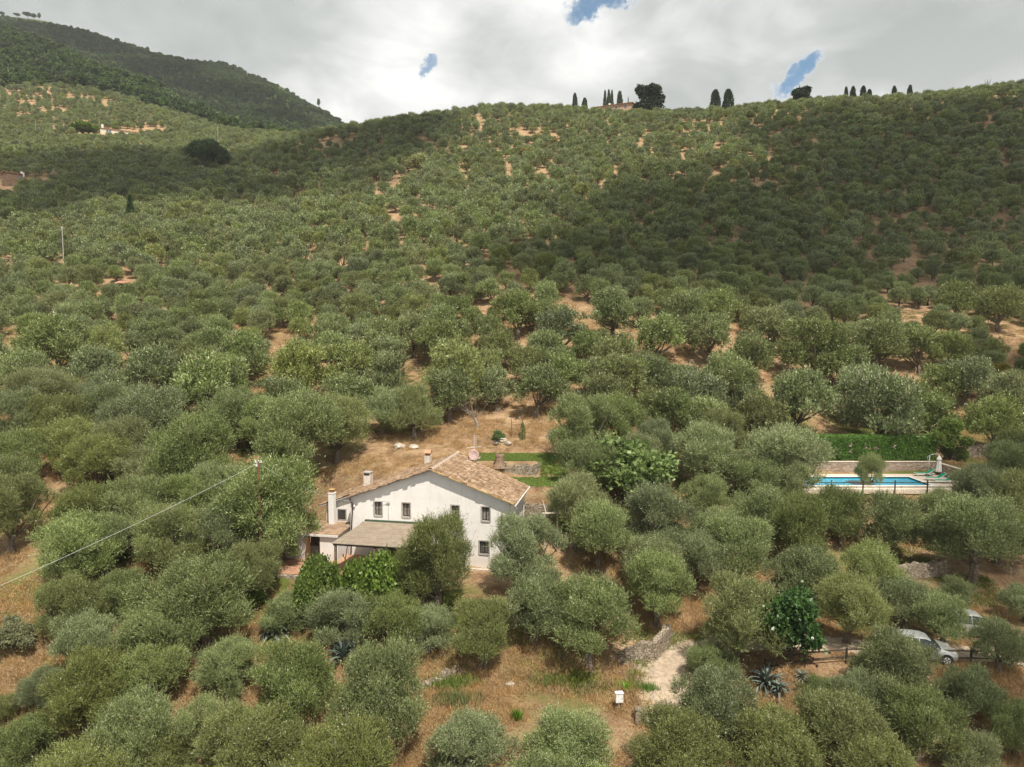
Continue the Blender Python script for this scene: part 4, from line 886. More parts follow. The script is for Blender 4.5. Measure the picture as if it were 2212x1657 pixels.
# windows
def window(cx_, a, b_, ww, y, surround=True, grille=False, name='window'):
    s_ = .09
    m_ = MB()
    m_.box(cx_-ww/2-s_, cx_-ww/2, y-.035, y+.05, a-s_, b_+s_).box(cx_+ww/2, cx_+ww/2+s_, y-.035, y+.05, a-s_, b_+s_)
    m_.box(cx_-ww/2, cx_+ww/2, y-.035, y+.05, b_, b_+s_).box(cx_-ww/2-.0, cx_+ww/2, y-.06, y+.05, a-s_, a)
    o = m_.build(name, M['surround'], house)
    f_ = MB(); fw = .045
    f_.box(cx_-ww/2, cx_-ww/2+fw, y+.12, y+.17, a, b_).box(cx_+ww/2-fw, cx_+ww/2, y+.12, y+.17, a, b_).box(cx_-.02, cx_+.02, y+.12, y+.17, a, b_)
    f_.box(cx_-ww/2+fw, cx_-.02, y+.12, y+.17, b_-fw, b_).box(cx_+.02, cx_+ww/2-fw, y+.12, y+.17, b_-fw, b_).box(cx_-ww/2+fw, cx_-.02, y+.12, y+.17, a, a+fw).box(cx_+.02, cx_+ww/2-fw, y+.12, y+.17, a, a+fw)
    f_.build('frame', M['darkwood'], o)
    MB().box(cx_-ww/2, cx_+ww/2, y+.175, y+.18, a, b_).build('pane', M['glass'], o)
    MB().box(cx_-ww/2+.08, cx_-.05, y+.165, y+.172, a+.08, b_-.15).box(cx_+.05, cx_+ww/2-.08, y+.165, y+.172, a+.08, b_-.15).build('curtain', M['curtain'], o)
    if grille:
        g = MB()
        for k in range(5): xk = cx_-ww/2+ww*(k+.5)/5; g.tube([(xk, y+.02, a), (xk, y+.02, b_)], .012, 4)
        for k in range(6): zk = a+(b_-a)*(k+.5)/6; g.tube([(cx_-ww/2, y+.02, zk), (cx_+ww/2, y+.02, zk)], .012, 4)
        g.build('grille', M['iron'], o)
    return o
for x, a, b_, ww in HOLES[:4]: window(x, a, b_, ww, 0)
for x, a, b_, ww in HOLES[4:]: window(x, a, b_, ww, 0, grille=True)
ww_ = MB().box(-1.75, -.95, 1.255, 1.297, 2.42, 3.36).build('window', M['surround'], house)
MB().box(-1.68, -1.02, 1.235, 1.252, 2.50, 3.28).build('pane', M['glass'], ww_)
g = MB()
for k in range(5): g.tube([(-1.64+k*.145, 1.21, 2.5), (-1.64+k*.145, 1.21, 3.28)], .012, 4)
for k in range(5): g.tube([(-1.68, 1.21, 2.58+k*.16), (-1.02, 1.21, 2.58+k*.16)], .012, 4)
g.build('grille', M['iron'], ww_)
window(-4.1, .95, 1.55, .42, y0)
dr = MB().box(-2.78, -2.72, y0-.03, y0+.1, .02, 1.88).box(-1.89, -1.83, y0-.03, y0+.1, .02, 1.88).box(-2.72, -1.89, y0-.03, y0+.1, 1.82, 1.88).build('door', M['brownwood'], house)
MB().box(-2.72, -1.89, y0+.19, y0+.215, .03, 1.82).build('dark_opening', M['interior'], dr)
MB().box(-2.715, -2.675, y0-.62, y0-.02, .05, 1.80).build('door_leaf', M['brownwood'], dr)
MB().box(-2.78, -1.83, y0-.08, y0-.035, -.06, .05).build('doorstep', M['surround'], dr)
for (a, b_) in ((5.1, 6.2), (3.0, 3.9)):
    dr = MB().box(a, b_, .2, .24, 0, 2.07).build('door', M['interior'], house)
    MB().box(a+.04, (a+b_)/2-.02, .15, .19, .03, 2.0).box((a+b_)/2+.02, b_-.04, .15, .19, .03, 2.0).build('shutter', M['brownwood'], dr)
# tiled roof: corrugated courses
def roof_side(name, xa, xb, y0_, ya, yb_, flip):
    """slope from ridge xa to eave xb; y0_ front verge, back edge ya at ridge to yb_ at eave"""
    L_ = abs(xb-xa)*math.sqrt(1+SL*SL); nc = int(L_/.36); V_ = []; F_ = []; tint = []
    dirx = 1 if xb > xa else -1; per = 9; r = np.random.default_rng(4 if flip else 9)
    for c_ in range(nc):
        f0, f1 = c_/nc, (c_+1.12)/nc; f1 = min(f1, 1.01)
        ve = y0_-r.uniform(-.01, .07)-(.055 if c_ % 2 else 0)
        back = ya+(yb_-ya)*(c_+.5)/nc; nt = int((back-ve)/.19)
        yv = np.linspace(0, nt, nt*per//1+1)
        Y_ = ve+yv*(back-ve)/nt
        prof = .055*np.abs(np.sin(np.pi*yv))+.012*np.sin(yv*2.3+c_)
        jit = np.repeat(r.normal(size=nt+1)*.012, per)[:len(yv)]
        i0 = len(V_)
        for f_, up_ in ((f0, .0), (f1, .045)):
            xx = xa+(xb-xa)*f_+dirx*jit*2; zz_ = RZ-SL*abs(xa+(xb-xa)*f_-RA)+.10+prof+up_+jit
            V_ += list(zip(xx, Y_, zz_))
        V_ += list(zip(xa+(xb-xa)*f1+dirx*jit*2, Y_, RZ-SL*abs(xa+(xb-xa)*f1-RA)+.10+prof*.2-.01))
        n_ = len(Y_)
        for rr_ in (0, 1):
            for k in range(n_-1):
                q = (i0+rr_*n_+k, i0+rr_*n_+k+1, i0+(rr_+1)*n_+k+1, i0+(rr_+1)*n_+k); F_.append(q if dirx < 0 else q[::-1])
    return V_, F_
VR, FR = roof_side('r', RA, WD+.5, -.42, yb+.15, yr+.1, True)
VL, FL = roof_side('l', RA, ax0-.45, -.42, yb+.15, 6.5, False)
n0 = len(VR); roofme = bpy.data.meshes.new('roof')
# cut the annex part of the left slope back (it starts behind the gable wall)
FLk = [f for f in FL if not (np.mean([VL[i][0] for i in f]) < -.15 and np.mean([VL[i][1] for i in f]) < .95)]
roofme.from_pydata(VR+VL, [], FR+[tuple(i+n0 for i in f) for f in FLk]); roofme.update()
roof = link('roof', roofme, M['tile'], house); roofme.polygons.foreach_set('use_smooth', [False]*len(roofme.polygons))
bd = MB()      # roof boards under the tiles
bd.prism([(RA, -.36, RZ+.0), (WD+.45, -.36, RZ-SL*(WD+.45-RA)), (WD+.45, yr+.05, RZ-SL*(WD+.45-RA)), (RA, yb+.1, RZ)], (0, 0, .085))
bd.prism([(-.12, -.36, rz_(-.12)), (RA, -.36, RZ), (RA, yb+.1, RZ), (-.12, yb, rz_(-.12))], (0, 0, .085))
bd.prism([(ax0-.4, .97, rz_(ax0-.4)), (-.121, .97, rz_(-.12)), (-.121, yb, rz_(-.12)), (ax0-.4, 6.45, rz_(ax0-.4))], (0, 0, .08))
bd.build('roof_boards', M['surround'], roof)
rc = MB()
for k in range(19):
    yk = -.42+k*.42; hh = RZ+.10; c_ = [(RA+.19*math.cos(a), yk, hh+.15*math.sin(a)) for a in np.linspace(0, math.pi, 7)]
    i = rc.addv(c_+[(x, yk+.44, z-.03) for x, y, z in c_])
    for q in range(6): rc.f.append((i+q, i+q+7, i+q+8, i+q+1))
rc.build('ridge_tiles', M['ridge'], roof)
vg = MB()
for k in range(17):
    xk = RA+.15+k*.38
    vg.prism([(xk, -.50, rz_(xk)+.06), (xk+.36, -.50, rz_(xk+.36)+.06), (xk+.36, -.50, rz_(xk+.36)+.13), (xk, -.50, rz_(xk)+.15)], (0, .1, 0))
vg.build('verge_tiles', M['yellowedge'], roof)
MB().tube([(WD+.55, -.5, rz_(WD+.5)+.02), (WD+.55, yr+.2, rz_(WD+.5)+.02)], .07, 8).build('gutter', M['gutter'], house)
MB().tube([(-.02, -.1, rz_(0)-.02), (.02, -.16, 4.45), (.22, -.14, 4.2), (.20, -.12, 3.6), (.08, -.10, 2.2), (.02, -.12, .1)], .055, 8).build('downpipe', M['pipe'], house)
MB().tube([(WD+.5, yr+.0, rz_(WD+.5)), (WD+.15, yr-.3, 4.0), (WD+.08, yr-.3, .1)], .05, 8).build('downpipe', M['gutter'], house)
def chimney(x, y, z0, z1, wd, mat, cap):
    o = MB().box(x-wd/2, x+wd/2, y-wd/2, y+wd/2, z0, z1).build('chimney', mat, house)
    if cap == 'gable':
        MB().box(x-wd/2+.06, x-wd/2+.14, y-wd/2+.04, y+wd/2-.04, z1, z1+.22).box(x+wd/2-.14, x+wd/2-.06, y-wd/2+.04, y+wd/2-.04, z1, z1+.22).box(x-.04, x+.04, y-wd/2+.04, y+wd/2-.04, z1, z1+.22).build('cap_posts', M['farroof'], o)
        MB().prism([(x-wd/2-.07, y-wd/2-.08, z1+.22), (x+wd/2+.07, y-wd/2-.08, z1+.22), (x+wd/2+.05, y, z1+.46), (x-wd/2-.05, y, z1+.46)], (0, 0, .05)).prism([(x-wd/2-.07, y+wd/2+.08, z1+.22), (x-wd/2-.05, y+.003, z1+.46), (x+wd/2+.05, y+.003, z1+.46), (x+wd/2+.07, y+wd/2+.08, z1+.22)], (0, 0, .05)).build('cap_tiles', M['farroof'], o)
    elif cap == 'slab':
        MB().box(x-wd/2-.04, x+wd/2+.04, y-wd/2-.04, y+wd/2+.04, z1, z1+.07).build('cap_slab', M['surround'], o)
        MB().box(x-wd/2+.05, x+wd/2-.05, y-wd/2-.004, y-wd/2+.1, z1-.22, z1-.04).build('smoke_slot', M['interior'], o)
    else:
        MB().box(x-wd/2-.03, x+wd/2+.03, y-wd/2-.03, y+wd/2+.03, z1, z1+.06).build('cap_slab', M['white'], o)
        MB().box(x-wd/2+.08, x+wd/2-.08, y-wd/2+.08, y+wd/2-.08, z1+.06, z1+.30).build('pot', M['farroof'], o)
        MB().box(x-wd/2+.02, x+wd/2-.02, y-wd/2+.02, y+wd/2-.02, z1+.30, z1+.34).build('pot_lid', M['yellowedge'], o)
    return o
M['chim'] = plain('stained_render', (.60, .54, .48), .9, .25, 3)
chimney(-.25, 4.2, 4.2, 5.85, .60, M['chim'], 'slab')
chimney(4.35, 6.7, 6.0, 7.05, .52, M['chim'], 'gable')
chimney(-1.95, .75, 2.12, 4.75, .46, M['white'], 'pot')
MB().box(-2.7, -2.32, 1.24, 1.297, 3.05, 3.13).build('wall_band', M['ridge'], house)
lampo = MB().lathe((-1.3, 1.23, 3.93), [(.02, -.09), (.09, -.05), (.1, .03), (.04, .08)], 10).build('wall_lamp', M['umbrella'], house)
lamp2 = MB().lathe((.35, -.09, 4.02), [(.02, -.11), (.07, -.06), (.07, .05), (.03, .09)], 10).build('wall_lamp', M['plastic'], house)
# cable bracket above the canopy
br = MB().tube([(3.2, -.03, 4.45), (3.2, -.03, 2.8)], .018, 5).tube([(1.9, -.16, 4.42), (2.6, -.22, 4.5), (3.25, -.10, 4.5)], .014, 5).box(3.05, 3.4, -.16, -.08, 4.46, 4.5)
br.build('cable_bracket', M['surround'], house)
sh = MB().tube([(12.55, -.03, .62), (12.1, -.28, .42)], .02, 5).build('wall_spout', M['surround'], house)

# lean-to canopy over the patio
can = empty('patio_canopy', HM @ Vector((1.2, -2.5, 0)), 'felt-covered lean-to canopy on wooden posts over the patio', 'canopy', None, -HY)
def hl_(x, y, z): return (x-1.2, y+2.5, z)
cx0, cx1, cy0, cz0, cz1 = 1.25, 6.55, -4.95, 2.44, 2.78
MB().prism([hl_(cx0-.55, cy0, cz0), hl_(cx1+.15, cy0, cz0), hl_(cx1, -.03, cz1), hl_(cx0, -.03, cz1)], (0, 0, .05)).build('canopy_roof', M['felt'], can)
MB().prism([hl_(cx0-.02, -.14, cz1+.056), hl_(cx1+.02, -.14, cz1+.056), hl_(cx1+.02, -.022, cz1+.15), hl_(cx0-.02, -.022, cz1+.15)], (0, 0, .03)).build('flashing', plain('dark_green_flashing', (.03, .055, .03), .5), can)
bm_ = MB().box(*[q for q in (cx0-.5-1.2, cx1-1.2, cy0+.12+2.5, cy0+.24+2.5, cz0-.16, cz0-.004)])
bm_.build('front_beam', M['darkwood'], can)
rf = MB()
for k in range(8):
    xk = cx0-.2+k*.72; rf.prism([hl_(xk, cy0+.25, cz0-.10), hl_(xk+.07, cy0+.25, cz0-.10), hl_(xk+.07, -.04, cz1-.12), hl_(xk, -.04, cz1-.12)], (0, 0, .09))
    rf.build('rafter', M['darkwood'], can); rf = MB()
for xk in (cx0-.33, 3.95, 6.4):
    MB().box(xk-1.2-.08, xk-1.2+.08, cy0+2.5+.1, cy0+2.5+.26, -.05, cz0-.163).build('post', M['postwood'], can)
MB().tube([hl_(cx0+.1, cy0+.5, .05), hl_(cx0-.0, cy0+1.7, 2.35)], .03, 6).build('brace', M['darkwood'], can)

# patio
pw = MB(HM); pw.prism([(-5.3, -5.05, -.055), (6.9, -5.05, -.055), (7.6, -.02, -.055), (-.4, -.02, -.055), (-.4, -1.77, -.055), (-5.3, -1.77, -.055)], (0, 0, .055))
tag(pw.build('patio', M['terracotta'], None), kind='structure')
def stone_wall(name, pts_, h, th, mat, label, cat='wall', group=None, top=None, base=None, zt=None, jag=.06, seed=1):
    """dry-stone wall along world points; follows the ground with an uneven top"""
    r = np.random.default_rng(seed); V_ = []; F_ = []
    fine = []
    for (a, c_) in zip(pts_[:-1], pts_[1:]):
        n_ = max(2, int(math.dist(a, c_)/.3))
        fine += [tuple(np.array(a)+(np.array(c_)-np.array(a))*k/n_) for k in range(n_)]
    fine.append(pts_[-1]); n_ = len(fine)
    for k, (x, y) in enumerate(fine):
        a = np.array(fine[max(k-1, 0)]); c_ = np.array(fine[min(k+1, n_-1)]); t_ = (c_-a)/max(1e-6, np.linalg.norm(c_-a)); nn_ = np.array([t_[1], -t_[0]])
        g = float(ground(x+nn_[0]*.7, y+nn_[1]*.7)) if base is None else base
        tz = (g+h+r.normal()*jag) if zt is None else zt+r.normal()*jag
        e = min(1, .4+.3*min(k, n_-1-k)) if zt is None else 1
        tz = g+(tz-g)*e
        for o_ in (th*.5+.08+r.normal()*jag*.4, th*.5+r.normal()*jag*.4):
            pass
        V_ += [(x+nn_[0]*(th*.5+.08), y+nn_[1]*(th*.5+.08), g-.5), (x+nn_[0]*(th*.5+r.normal()*jag*.3), y+nn_[1]*th*.5, (g+tz)/2), (x+nn_[0]*th*.45, y+nn_[1]*th*.45, tz), (x-nn_[0]*th*.45, y-nn_[1]*th*.45, tz+r.normal()*jag*.3), (x-nn_[0]*th*.5, y-nn_[1]*th*.5, g-.5)]
    for k in range(n_-1):
        for q in range(4): F_.append((5*k+q, 5*(k+1)+q, 5*(k+1)+q+1, 5*k+q+1))
    F_ += [(4, 3, 2, 1, 0), tuple(5*(n_-1)+q for q in range(5))]
    me_ = bpy.data.meshes.new(name); me_.from_pydata(V_, [], F_); me_.update(); o = link(name, me_, mat); return tag(o, label, cat, group)
hwp = lambda a, b_: tuple((HM @ Vector((a, b_, 0)))[:2])
stone_wall('patio_wall', [hwp(7.3, -5.2), hwp(3, -5.25), hwp(-5.6, -5.25)][::-1], 0, .35, M['drystone'], 'low stone retaining wall along the front of the patio', base=-1.6, zt=-.03, jag=.015)
G7 = 'dry stone retaining walls'
def gp_(u, v, h=0.): return hit(u, v, h)[:2]
stone_wall('retaining_wall', [gp_(1330, 1415), gp_(1372, 1428), gp_(1412, 1424), gp_(1436, 1398), (gp_(1444, 1372))], 1.15, .5, M['drystone'], 'curved dry stone wall at the bend of the track', 'wall', G7, jag=.035, seed=2)
stone_wall('retaining_wall', [gp_(1690, 1262), gp_(1780, 1258), gp_(1860, 1262)], .8, .6, M['drystone'], 'broken stone bank below the big thicket', 'wall', G7, jag=.16, seed=3)
stone_wall('retaining_wall', [gp_(1875, 1262), gp_(1960, 1250), gp_(2045, 1238)], 1.3, .6, M['drystone'], 'stone terrace wall below the broad dark olive, right side', 'wall', G7, jag=.1, seed=4)
stone_wall('retaining_wall', [(.8, 58.0), (2.6, 57.8), (4.6, 57.9)], 0, .5, M['drystone'], 'stone wall beside the right eave of the farmhouse', 'wall', G7, base=.3, zt=3.2, jag=.1, seed=5)
stone_wall('retaining_wall', [(-1.6, 64.9), (0.6, 64.6), (2.2, 64.5), (2.7, 65.3)], 0, .5, M['drystone'], 'rounded stone bank between the two lawns', 'wall', G7, base=4.0, zt=5.3, jag=.13, seed=6)
stone_wall('retaining_wall', [(3.4, 72.2), (6.4, 73.0), (9.2, 74.4)], .9, .5, M['drystone'], 'shaded stone wall at the top right of the lawn', 'wall', G7, jag=.12, seed=7)
stone_wall('retaining_wall', [(50.2, 77.0), (53.5, 77.6), (57, 77.4)], 1.4, .6, M['drystone'], 'grey stone wall right of the round bush by the pool', 'wall', G7, jag=.14, seed=8)
stone_wall('retaining_wall', [gp_(1090, 1645), gp_(1150, 1652)], .8, .6, M['drystone'], 'tumbled stones on the bottom edge of the dry slope', 'wall', G7, jag=.16, seed=9)
stone_wall('retaining_wall', [gp_(900, 1492), gp_(985, 1452), gp_(1060, 1432)], .6, .5, M['drystone'], 'low stone edge under the leaning olive tree', 'wall', G7, jag=.12, seed=10)
# rocks
def rock(x, y, z, s_, seed, label, group='loose stones'):
    r = np.random.default_rng(seed); bm = bmesh.new(); bmesh.ops.create_icosphere(bm, subdivisions=2, radius=1)
    for v_ in bm.verts: v_.co *= 1+.22*float(r.normal())*.6; v_.co.x *= s_*1.3; v_.co.y *= s_; v_.co.z *= s_*.7
    me_ = bpy.data.meshes.new('rock'); bm.to_mesh(me_); bm.free(); o = link('rock', me_, M['rock'], None, (x, y, z)); return tag(o, label, 'stone', group)
for k, (u, v, s_, lb_) in enumerate([(1072, 958, .32, 'white stone behind the upper lawn, left one'), (1085, 953, .38, 'larger white stone behind the upper lawn'), (1098, 960, .3, 'pale stone behind the upper lawn near the gate'), (1403, 1562, .4, 'flat stone beside the pillar at the track'),
                                    (862, 967, .5, 'grey stone in the dry grass behind the roof, left one'), (893, 969, .45, 'grey stone in the dry grass behind the roof, right one'), (1102, 1482, .25, 'single grey stone on the dry slope')]):
    x, y, z = hit(u, v); rock(x, y, z+s_*.2, s_, k, lb_)
for k, (u, v, s_) in enumerate([(700, 273, 3), (732, 282, 3.5), (860, 337, 2.5), (960, 357, 2.)]):
    x, y, z = hit(u*.62, v*.98, 6, 600); rock(x, y, z+2, s_*1.6, 30+k, ['upper left', 'upper right', 'middle', 'lowest'][k]+' pale rock outcrop on the wooded mountain', 'mountain rocks')
for k, (u, v, s_) in enumerate([(1158, 338, 1.4), (1183, 330, 1.1), (1210, 318, 1.2)]):
    x, y, z = hit(u, v); rock(x, y, z+.6, s_*1.4, 40+k, ['left', 'middle', 'right'][k]+' dark rock in the clearing near the hill crest', 'crest rocks')

# antenna, dish
dp = HM @ Vector((8.45, 6.9, 0)); dx_, dy_ = dp.x, dp.y
dish = empty('satellite_dish', (dx_, dy_, rz_(8.45)), 'round satellite dish at the back edge of the roof', 'satellite dish')
dd_ = MB()
prof = [(0.0, 0), (.18, .02), (.34, .07), (.46, .13)]
for k in range(len(prof)-1):
    pass
n_ = 24; rings = []
ax = Vector((.1, -1, .28)).normalized(); e1 = ax.cross(Vector((0, 0, 1))).normalized(); e2 = e1.cross(ax)
for off in (0, -.02):
    for r_, h_ in prof: rings.append(dd_.addv([Vector((0, -.1, .62))+ax*(h_+off)+(e1*math.cos(2*math.pi*j/n_)+e2*math.sin(2*math.pi*j/n_)*1.08)*max(r_, .005) for j in range(n_)]))
for a, b_ in ((0, 1), (1, 2), (2, 3), (3, 7), (7, 6), (6, 5), (5, 4)):
    for j in range(n_): dd_.f.append((rings[a]+j, rings[a]+(j+1) % n_, rings[b_]+(j+1) % n_, rings[b_]+j))
dd_.build('reflector', M['dish'], dish, True)
MB().tube([(0, 0, -.2), (0, 0, .7)], .03, 6).build('mast', M['silver'], dish)
MB().tube([(0, -.12, .2), (.05, -.62, .62)], .015, 5).box(.0, .1, -.68, -.58, .58, .68).build('receiver_arm', M['silver'], dish)
MB().prism([(-.1, -.3, .02), (.55, .3, .35), (.6, .2, .35), (-.02, -.4, .02)], (0, 0, .06)).build('roof_plank', M['palewood'], dish)
ant = empty('tv_antenna', (dx_+.02, dy_+.3, rz_(8.45)), 'tv antenna mast with comb rods behind the satellite dish', 'antenna')
MB().tube([(0, 0, -.3), (0, 0, 2.35)], .022, 6).build('mast', M['silver'], ant)
an_ = MB().tube([(-.62, 0, 1.2), (.62, 0, 1.28)], .022, 5)
for k in range(5): an_.tube([(-.55+k*.27, -.15, 1.21+k*.015), (-.55+k*.27, .15, 1.21+k*.015)], .008, 4)
an_.build('boom', M['silver'], ant)
an_ = MB()
for k in range(5): an_.box(.0, .2, -.01, .01, 1.5+k*.19, 1.53+k*.19)
an_.tube([(.2, 0, 1.5), (.2, 0, 2.3)], .008, 4); an_.build('comb_rods', M['silver'], ant)

# utility poles and cable
def pole(x, y, z, h, mat, label, r_=.11, arm=True):
    o = empty('utility_pole', (x, y, z), label, 'utility pole', 'utility poles')
    MB().tube([(0, 0, -.5), (0, 0, h)], [r_, r_*.7], 8).build('shaft', mat, o)
    if arm:
        MB().box(-.28, .28, -.03, .03, h-.12, h-.06).build('crossarm', M['silver'], o)
        for q in (-.22, .02, .2): MB().lathe((q, 0, h-.06), [(.03, 0), (.045, .05), (.02, .12)], 8).build('insulator', M['plastic'], o)
        MB().box(-.16, -.04, -.14, -.05, h-.38, h-.2).build('junction_box', M['plastic'], o)
    return o
PX, PY = pt(558, 996, 50).x, 50.; PZ = pt(558, 996, 50).z; gz0 = float(ground(PX, PY))
pole(PX, PY, gz0, PZ-gz0, M['rust'], 'brown utility pole left of the farmhouse')
A_ = Vector((PX, PY, PZ-.15)); B_ = pt(-20, 1264, 34); C_ = B_+(B_-A_)*.35
tag(MB().tube([A_.lerp(C_, k/24)+Vector((0, 0, -.9*4*(k/24)*(1-k/24)*.35)) for k in range(25)], .010, 5).build('overhead_cable', M['wire'], None), 'pale overhead cable running from the brown pole to the lower left', 'cable')
house_end = HM @ Vector((.3, -.12, 4.35))
tag(MB().tube([A_.lerp(house_end, k/12)+Vector((0, 0, -.5*4*(k/12)*(1-k/12))) for k in range(13)], .010, 4).build('service_cable', M['wire'], None), 'thin cable from the brown pole to the farmhouse gable', 'cable')
for (u, v0, v1, Yg, lb_) in ((134, 490, 527, 158, 'white pole standing in the grove on the left'), (470, 271, 292, 330, 'white pole beside the umbrella pine'), (76, 260, 272, 380, 'thin pole on the far left slope'), (235, 287, 298, 372, 'thin pole below the long farmhouse'), (1251, 208, 225, 372, 'thin mast on the crest left of the villa')):
    tp = pt(u, v0, Yg); g0 = float(ground(tp.x, Yg)); pole(tp.x, Yg, g0, max(3., tp.z-g0), M['surround'], lb_, .13, Yg < 200)

# ------------------------------------------------------------------ pool terrace
PZ0 = 2.0
dk = MB().prism([(27.2, 67.8, PZ0), (47.7, 67.8, PZ0), (47.7, 75.9, PZ0), (27.2, 75.9, PZ0)], (0, 0, .06))
px0, px1, py0, py1 = 30.6, 43.6, 70.0, 74.2
dk = MB()
for (a, b_, c_, d_) in ((27.2, px0, 67.8, 75.9), (px1, 47.7, 67.8, 75.9), (px0, px1, 67.8, py0), (px0, px1, py1, 75.9)): dk.box(a, b_, c_, d_, PZ0-.3, PZ0+.06)
tag(dk.build('pool_deck', M['coping'], None), kind='structure')
pool = empty('swimming_pool', (37, 72, PZ0), 'rectangular blue swimming pool with pale stone edge', 'swimming pool')
cp = MB()
for (a, b_, c_, d_) in ((px0-.35, px0, py0-.35, py1+.35), (px1, px1+.35, py0-.35, py1+.35), (px0, px1, py0-.35, py0), (px0, px1, py1, py1+.35)): cp.box(a-37, b_-37, c_-72, d_-72, .062, .10)
cp.build('coping', plain('white_coping', (.78, .76, .72), .7, .08, 3), pool)
bs = MB().box(px0-37, px1-37, py1-72, py1-72+.1, -.3, .058).box(px1-37, px1-37+.1, py0-72, py1-72, -.3, .058).box(px0-37-.1, px0-37, py0-72, py1-72, -.3, .058).box(px0-37, px1-37, py0-72-.1, py0-72, -.3, .058)
bs.build('basin', plain('pool_liner', (.30, .55, .68), .4, .05, 3), pool)
MB().box(px0-37+.001, px1-37-.001, py0-72+.001, py1-72-.001, -.25, -.06).build('water', M['water'], pool)
pwall = empty('pool_wall', (36, 76.1, PZ0), 'split-stone retaining wall behind and beside the pool', 'wall')
MB().box(-11.5, 11.9, 0, .3, -.3, 1.38).build('back_wall', M['poolstone'], pwall)
MB().box(11.9, 12.2, -8., .3, -.3, 1.30).build('side_wall', M['poolstone'], pwall)
MB().box(-11.5, 11.85, -.05, .34, 1.382, 1.44).box(11.86, 12.25, -8.05, .34, 1.302, 1.36).build('coping', M['coping'], pwall)
# fence of dark posts and rails in front of the pool
fc = empty('pool_fence', (37, 67.7, PZ0), 'dark post and rail fence in front of the pool', 'fence')
for k, uu in enumerate((1600, 1665, 1730, 1795, 1863, 1932, 2002, 2072)):
    xk = (uu-CU)/FPX*67.7/.985-37; MB().box(xk-.05, xk+.05, -.05, .05, -.4, 1.10).build('post', M['darkwood'], fc)
    if k: 
        for zr in (.42, .86): MB().box(xl+.051, xk-.051, -.03, .02, zr-.04, zr+.04).build('rail', M['darkwood'], fc)
    xl = xk
um = empty('cantilever_umbrella', (*pt(2006, 1025, 75.2)[:2], PZ0+.06), 'closed white cantilever umbrella hanging by the pool hedge', 'umbrella')
MB().box(-.45, .45, -.06, .06, 0, .06).box(-.06, .06, -.45, .45, 0, .055).build('base', M['iron'], um)
MB().tube([(0, 0, 0), (0, 0, 1.5), (.05, 0, 2.15)], .035, 8).build('pole', M['silver'], um, True)
MB().tube([(-.25, 0, 2.02), (0, 0, 2.22), (.35, 0, 2.36), (.7, 0, 2.4), (1.08, 0, 2.32)], .03, 8).build('arm', M['silver'], um, True)
MB().tube([(-.25, 0, 2.02), (-.02, 0, 1.45)], .022, 6).build('strut', M['silver'], um)
cn = MB(); prof = [(.02, 2.28), (.06, 2.2), (.24, 1.82), (.25, 1.80), (.15, 1.76), (.17, 1.6), (.24, 1.0), (.32, .48), (.27, .44)]
n_ = 20; rings = [cn.addv([(1.1+r_*(1+.16*((j % 2)*2-1))*math.cos(2*math.pi*j/n_), r_*(1+.16*((j % 2)*2-1))*math.sin(2*math.pi*j/n_), z-(.08*(j % 2) if z < .6 else 0)) for j in range(n_)]) for r_, z in prof]
for k in range(len(rings)-1):
    for j in range(n_): cn.f.append((rings[k]+j, rings[k]+(j+1) % n_, rings[k+1]+(j+1) % n_, rings[k+1]+j))
cn.build('canopy', M['umbrella'], um)
MB().tube([(1.1, 0, 2.3), (1.1, 0, .3)], .02, 6).build('mast', M['silver'], um)
def lounger(loc, rz, label):
    o = empty('sun_lounger', loc, label, 'sun lounger', 'green sun loungers at the pool', rz)
    f_ = MB().box(0, 1.95, -.33, -.28, .30, .345).box(0, 1.95, .28, .33, .30, .345).box(0, .05, -.28, .28, .30, .345).box(1.9, 1.95, -.28, .28, .30, .345)
    f_.build('frame', M['plastic'], o)
    for (x, y) in ((.25, -.3), (.25, .3), (1.5, -.3), (1.5, .3)): MB().tube([(x, y, .30), (x-.09, y, 0)], .022, 6).build('leg', M['plastic'], o)
    MB().box(.06, 1.25, -.275, .275, .335, .35).build('seat', M['greensling'], o)
    bk = MB().prism([(1.26, -.27, .35), (1.92, -.27, .80), (1.92, .27, .80), (1.26, .27, .35)], (-.012, 0, .018)).build('backrest', M['greensling'], o)
    MB().tube([(1.25, -.3, .33), (1.95, -.3, .81)], .022, 6).tube([(1.25, .3, .33), (1.95, .3, .81)], .022, 6).tube([(1.95, -.3, .81), (1.95, .3, .81)], .022, 6).tube([(1.7, -.25, .64), (1.6, -.25, .35)], .014, 5).build('backrest_frame', M['plastic'], bk)
for (u, v, Yg, lb_) in ((1976, 1027, 74.9, 'green sun lounger farthest back, under the pool wall'), (2000, 1036, 72.6, 'green sun lounger in the middle of the three'), (2018, 1043, 71.2, 'green sun lounger nearest the camera, partly behind leaves')):
    p = pt(u, v, Yg); lounger((p.x, Yg, PZ0+.06), -.12, lb_)
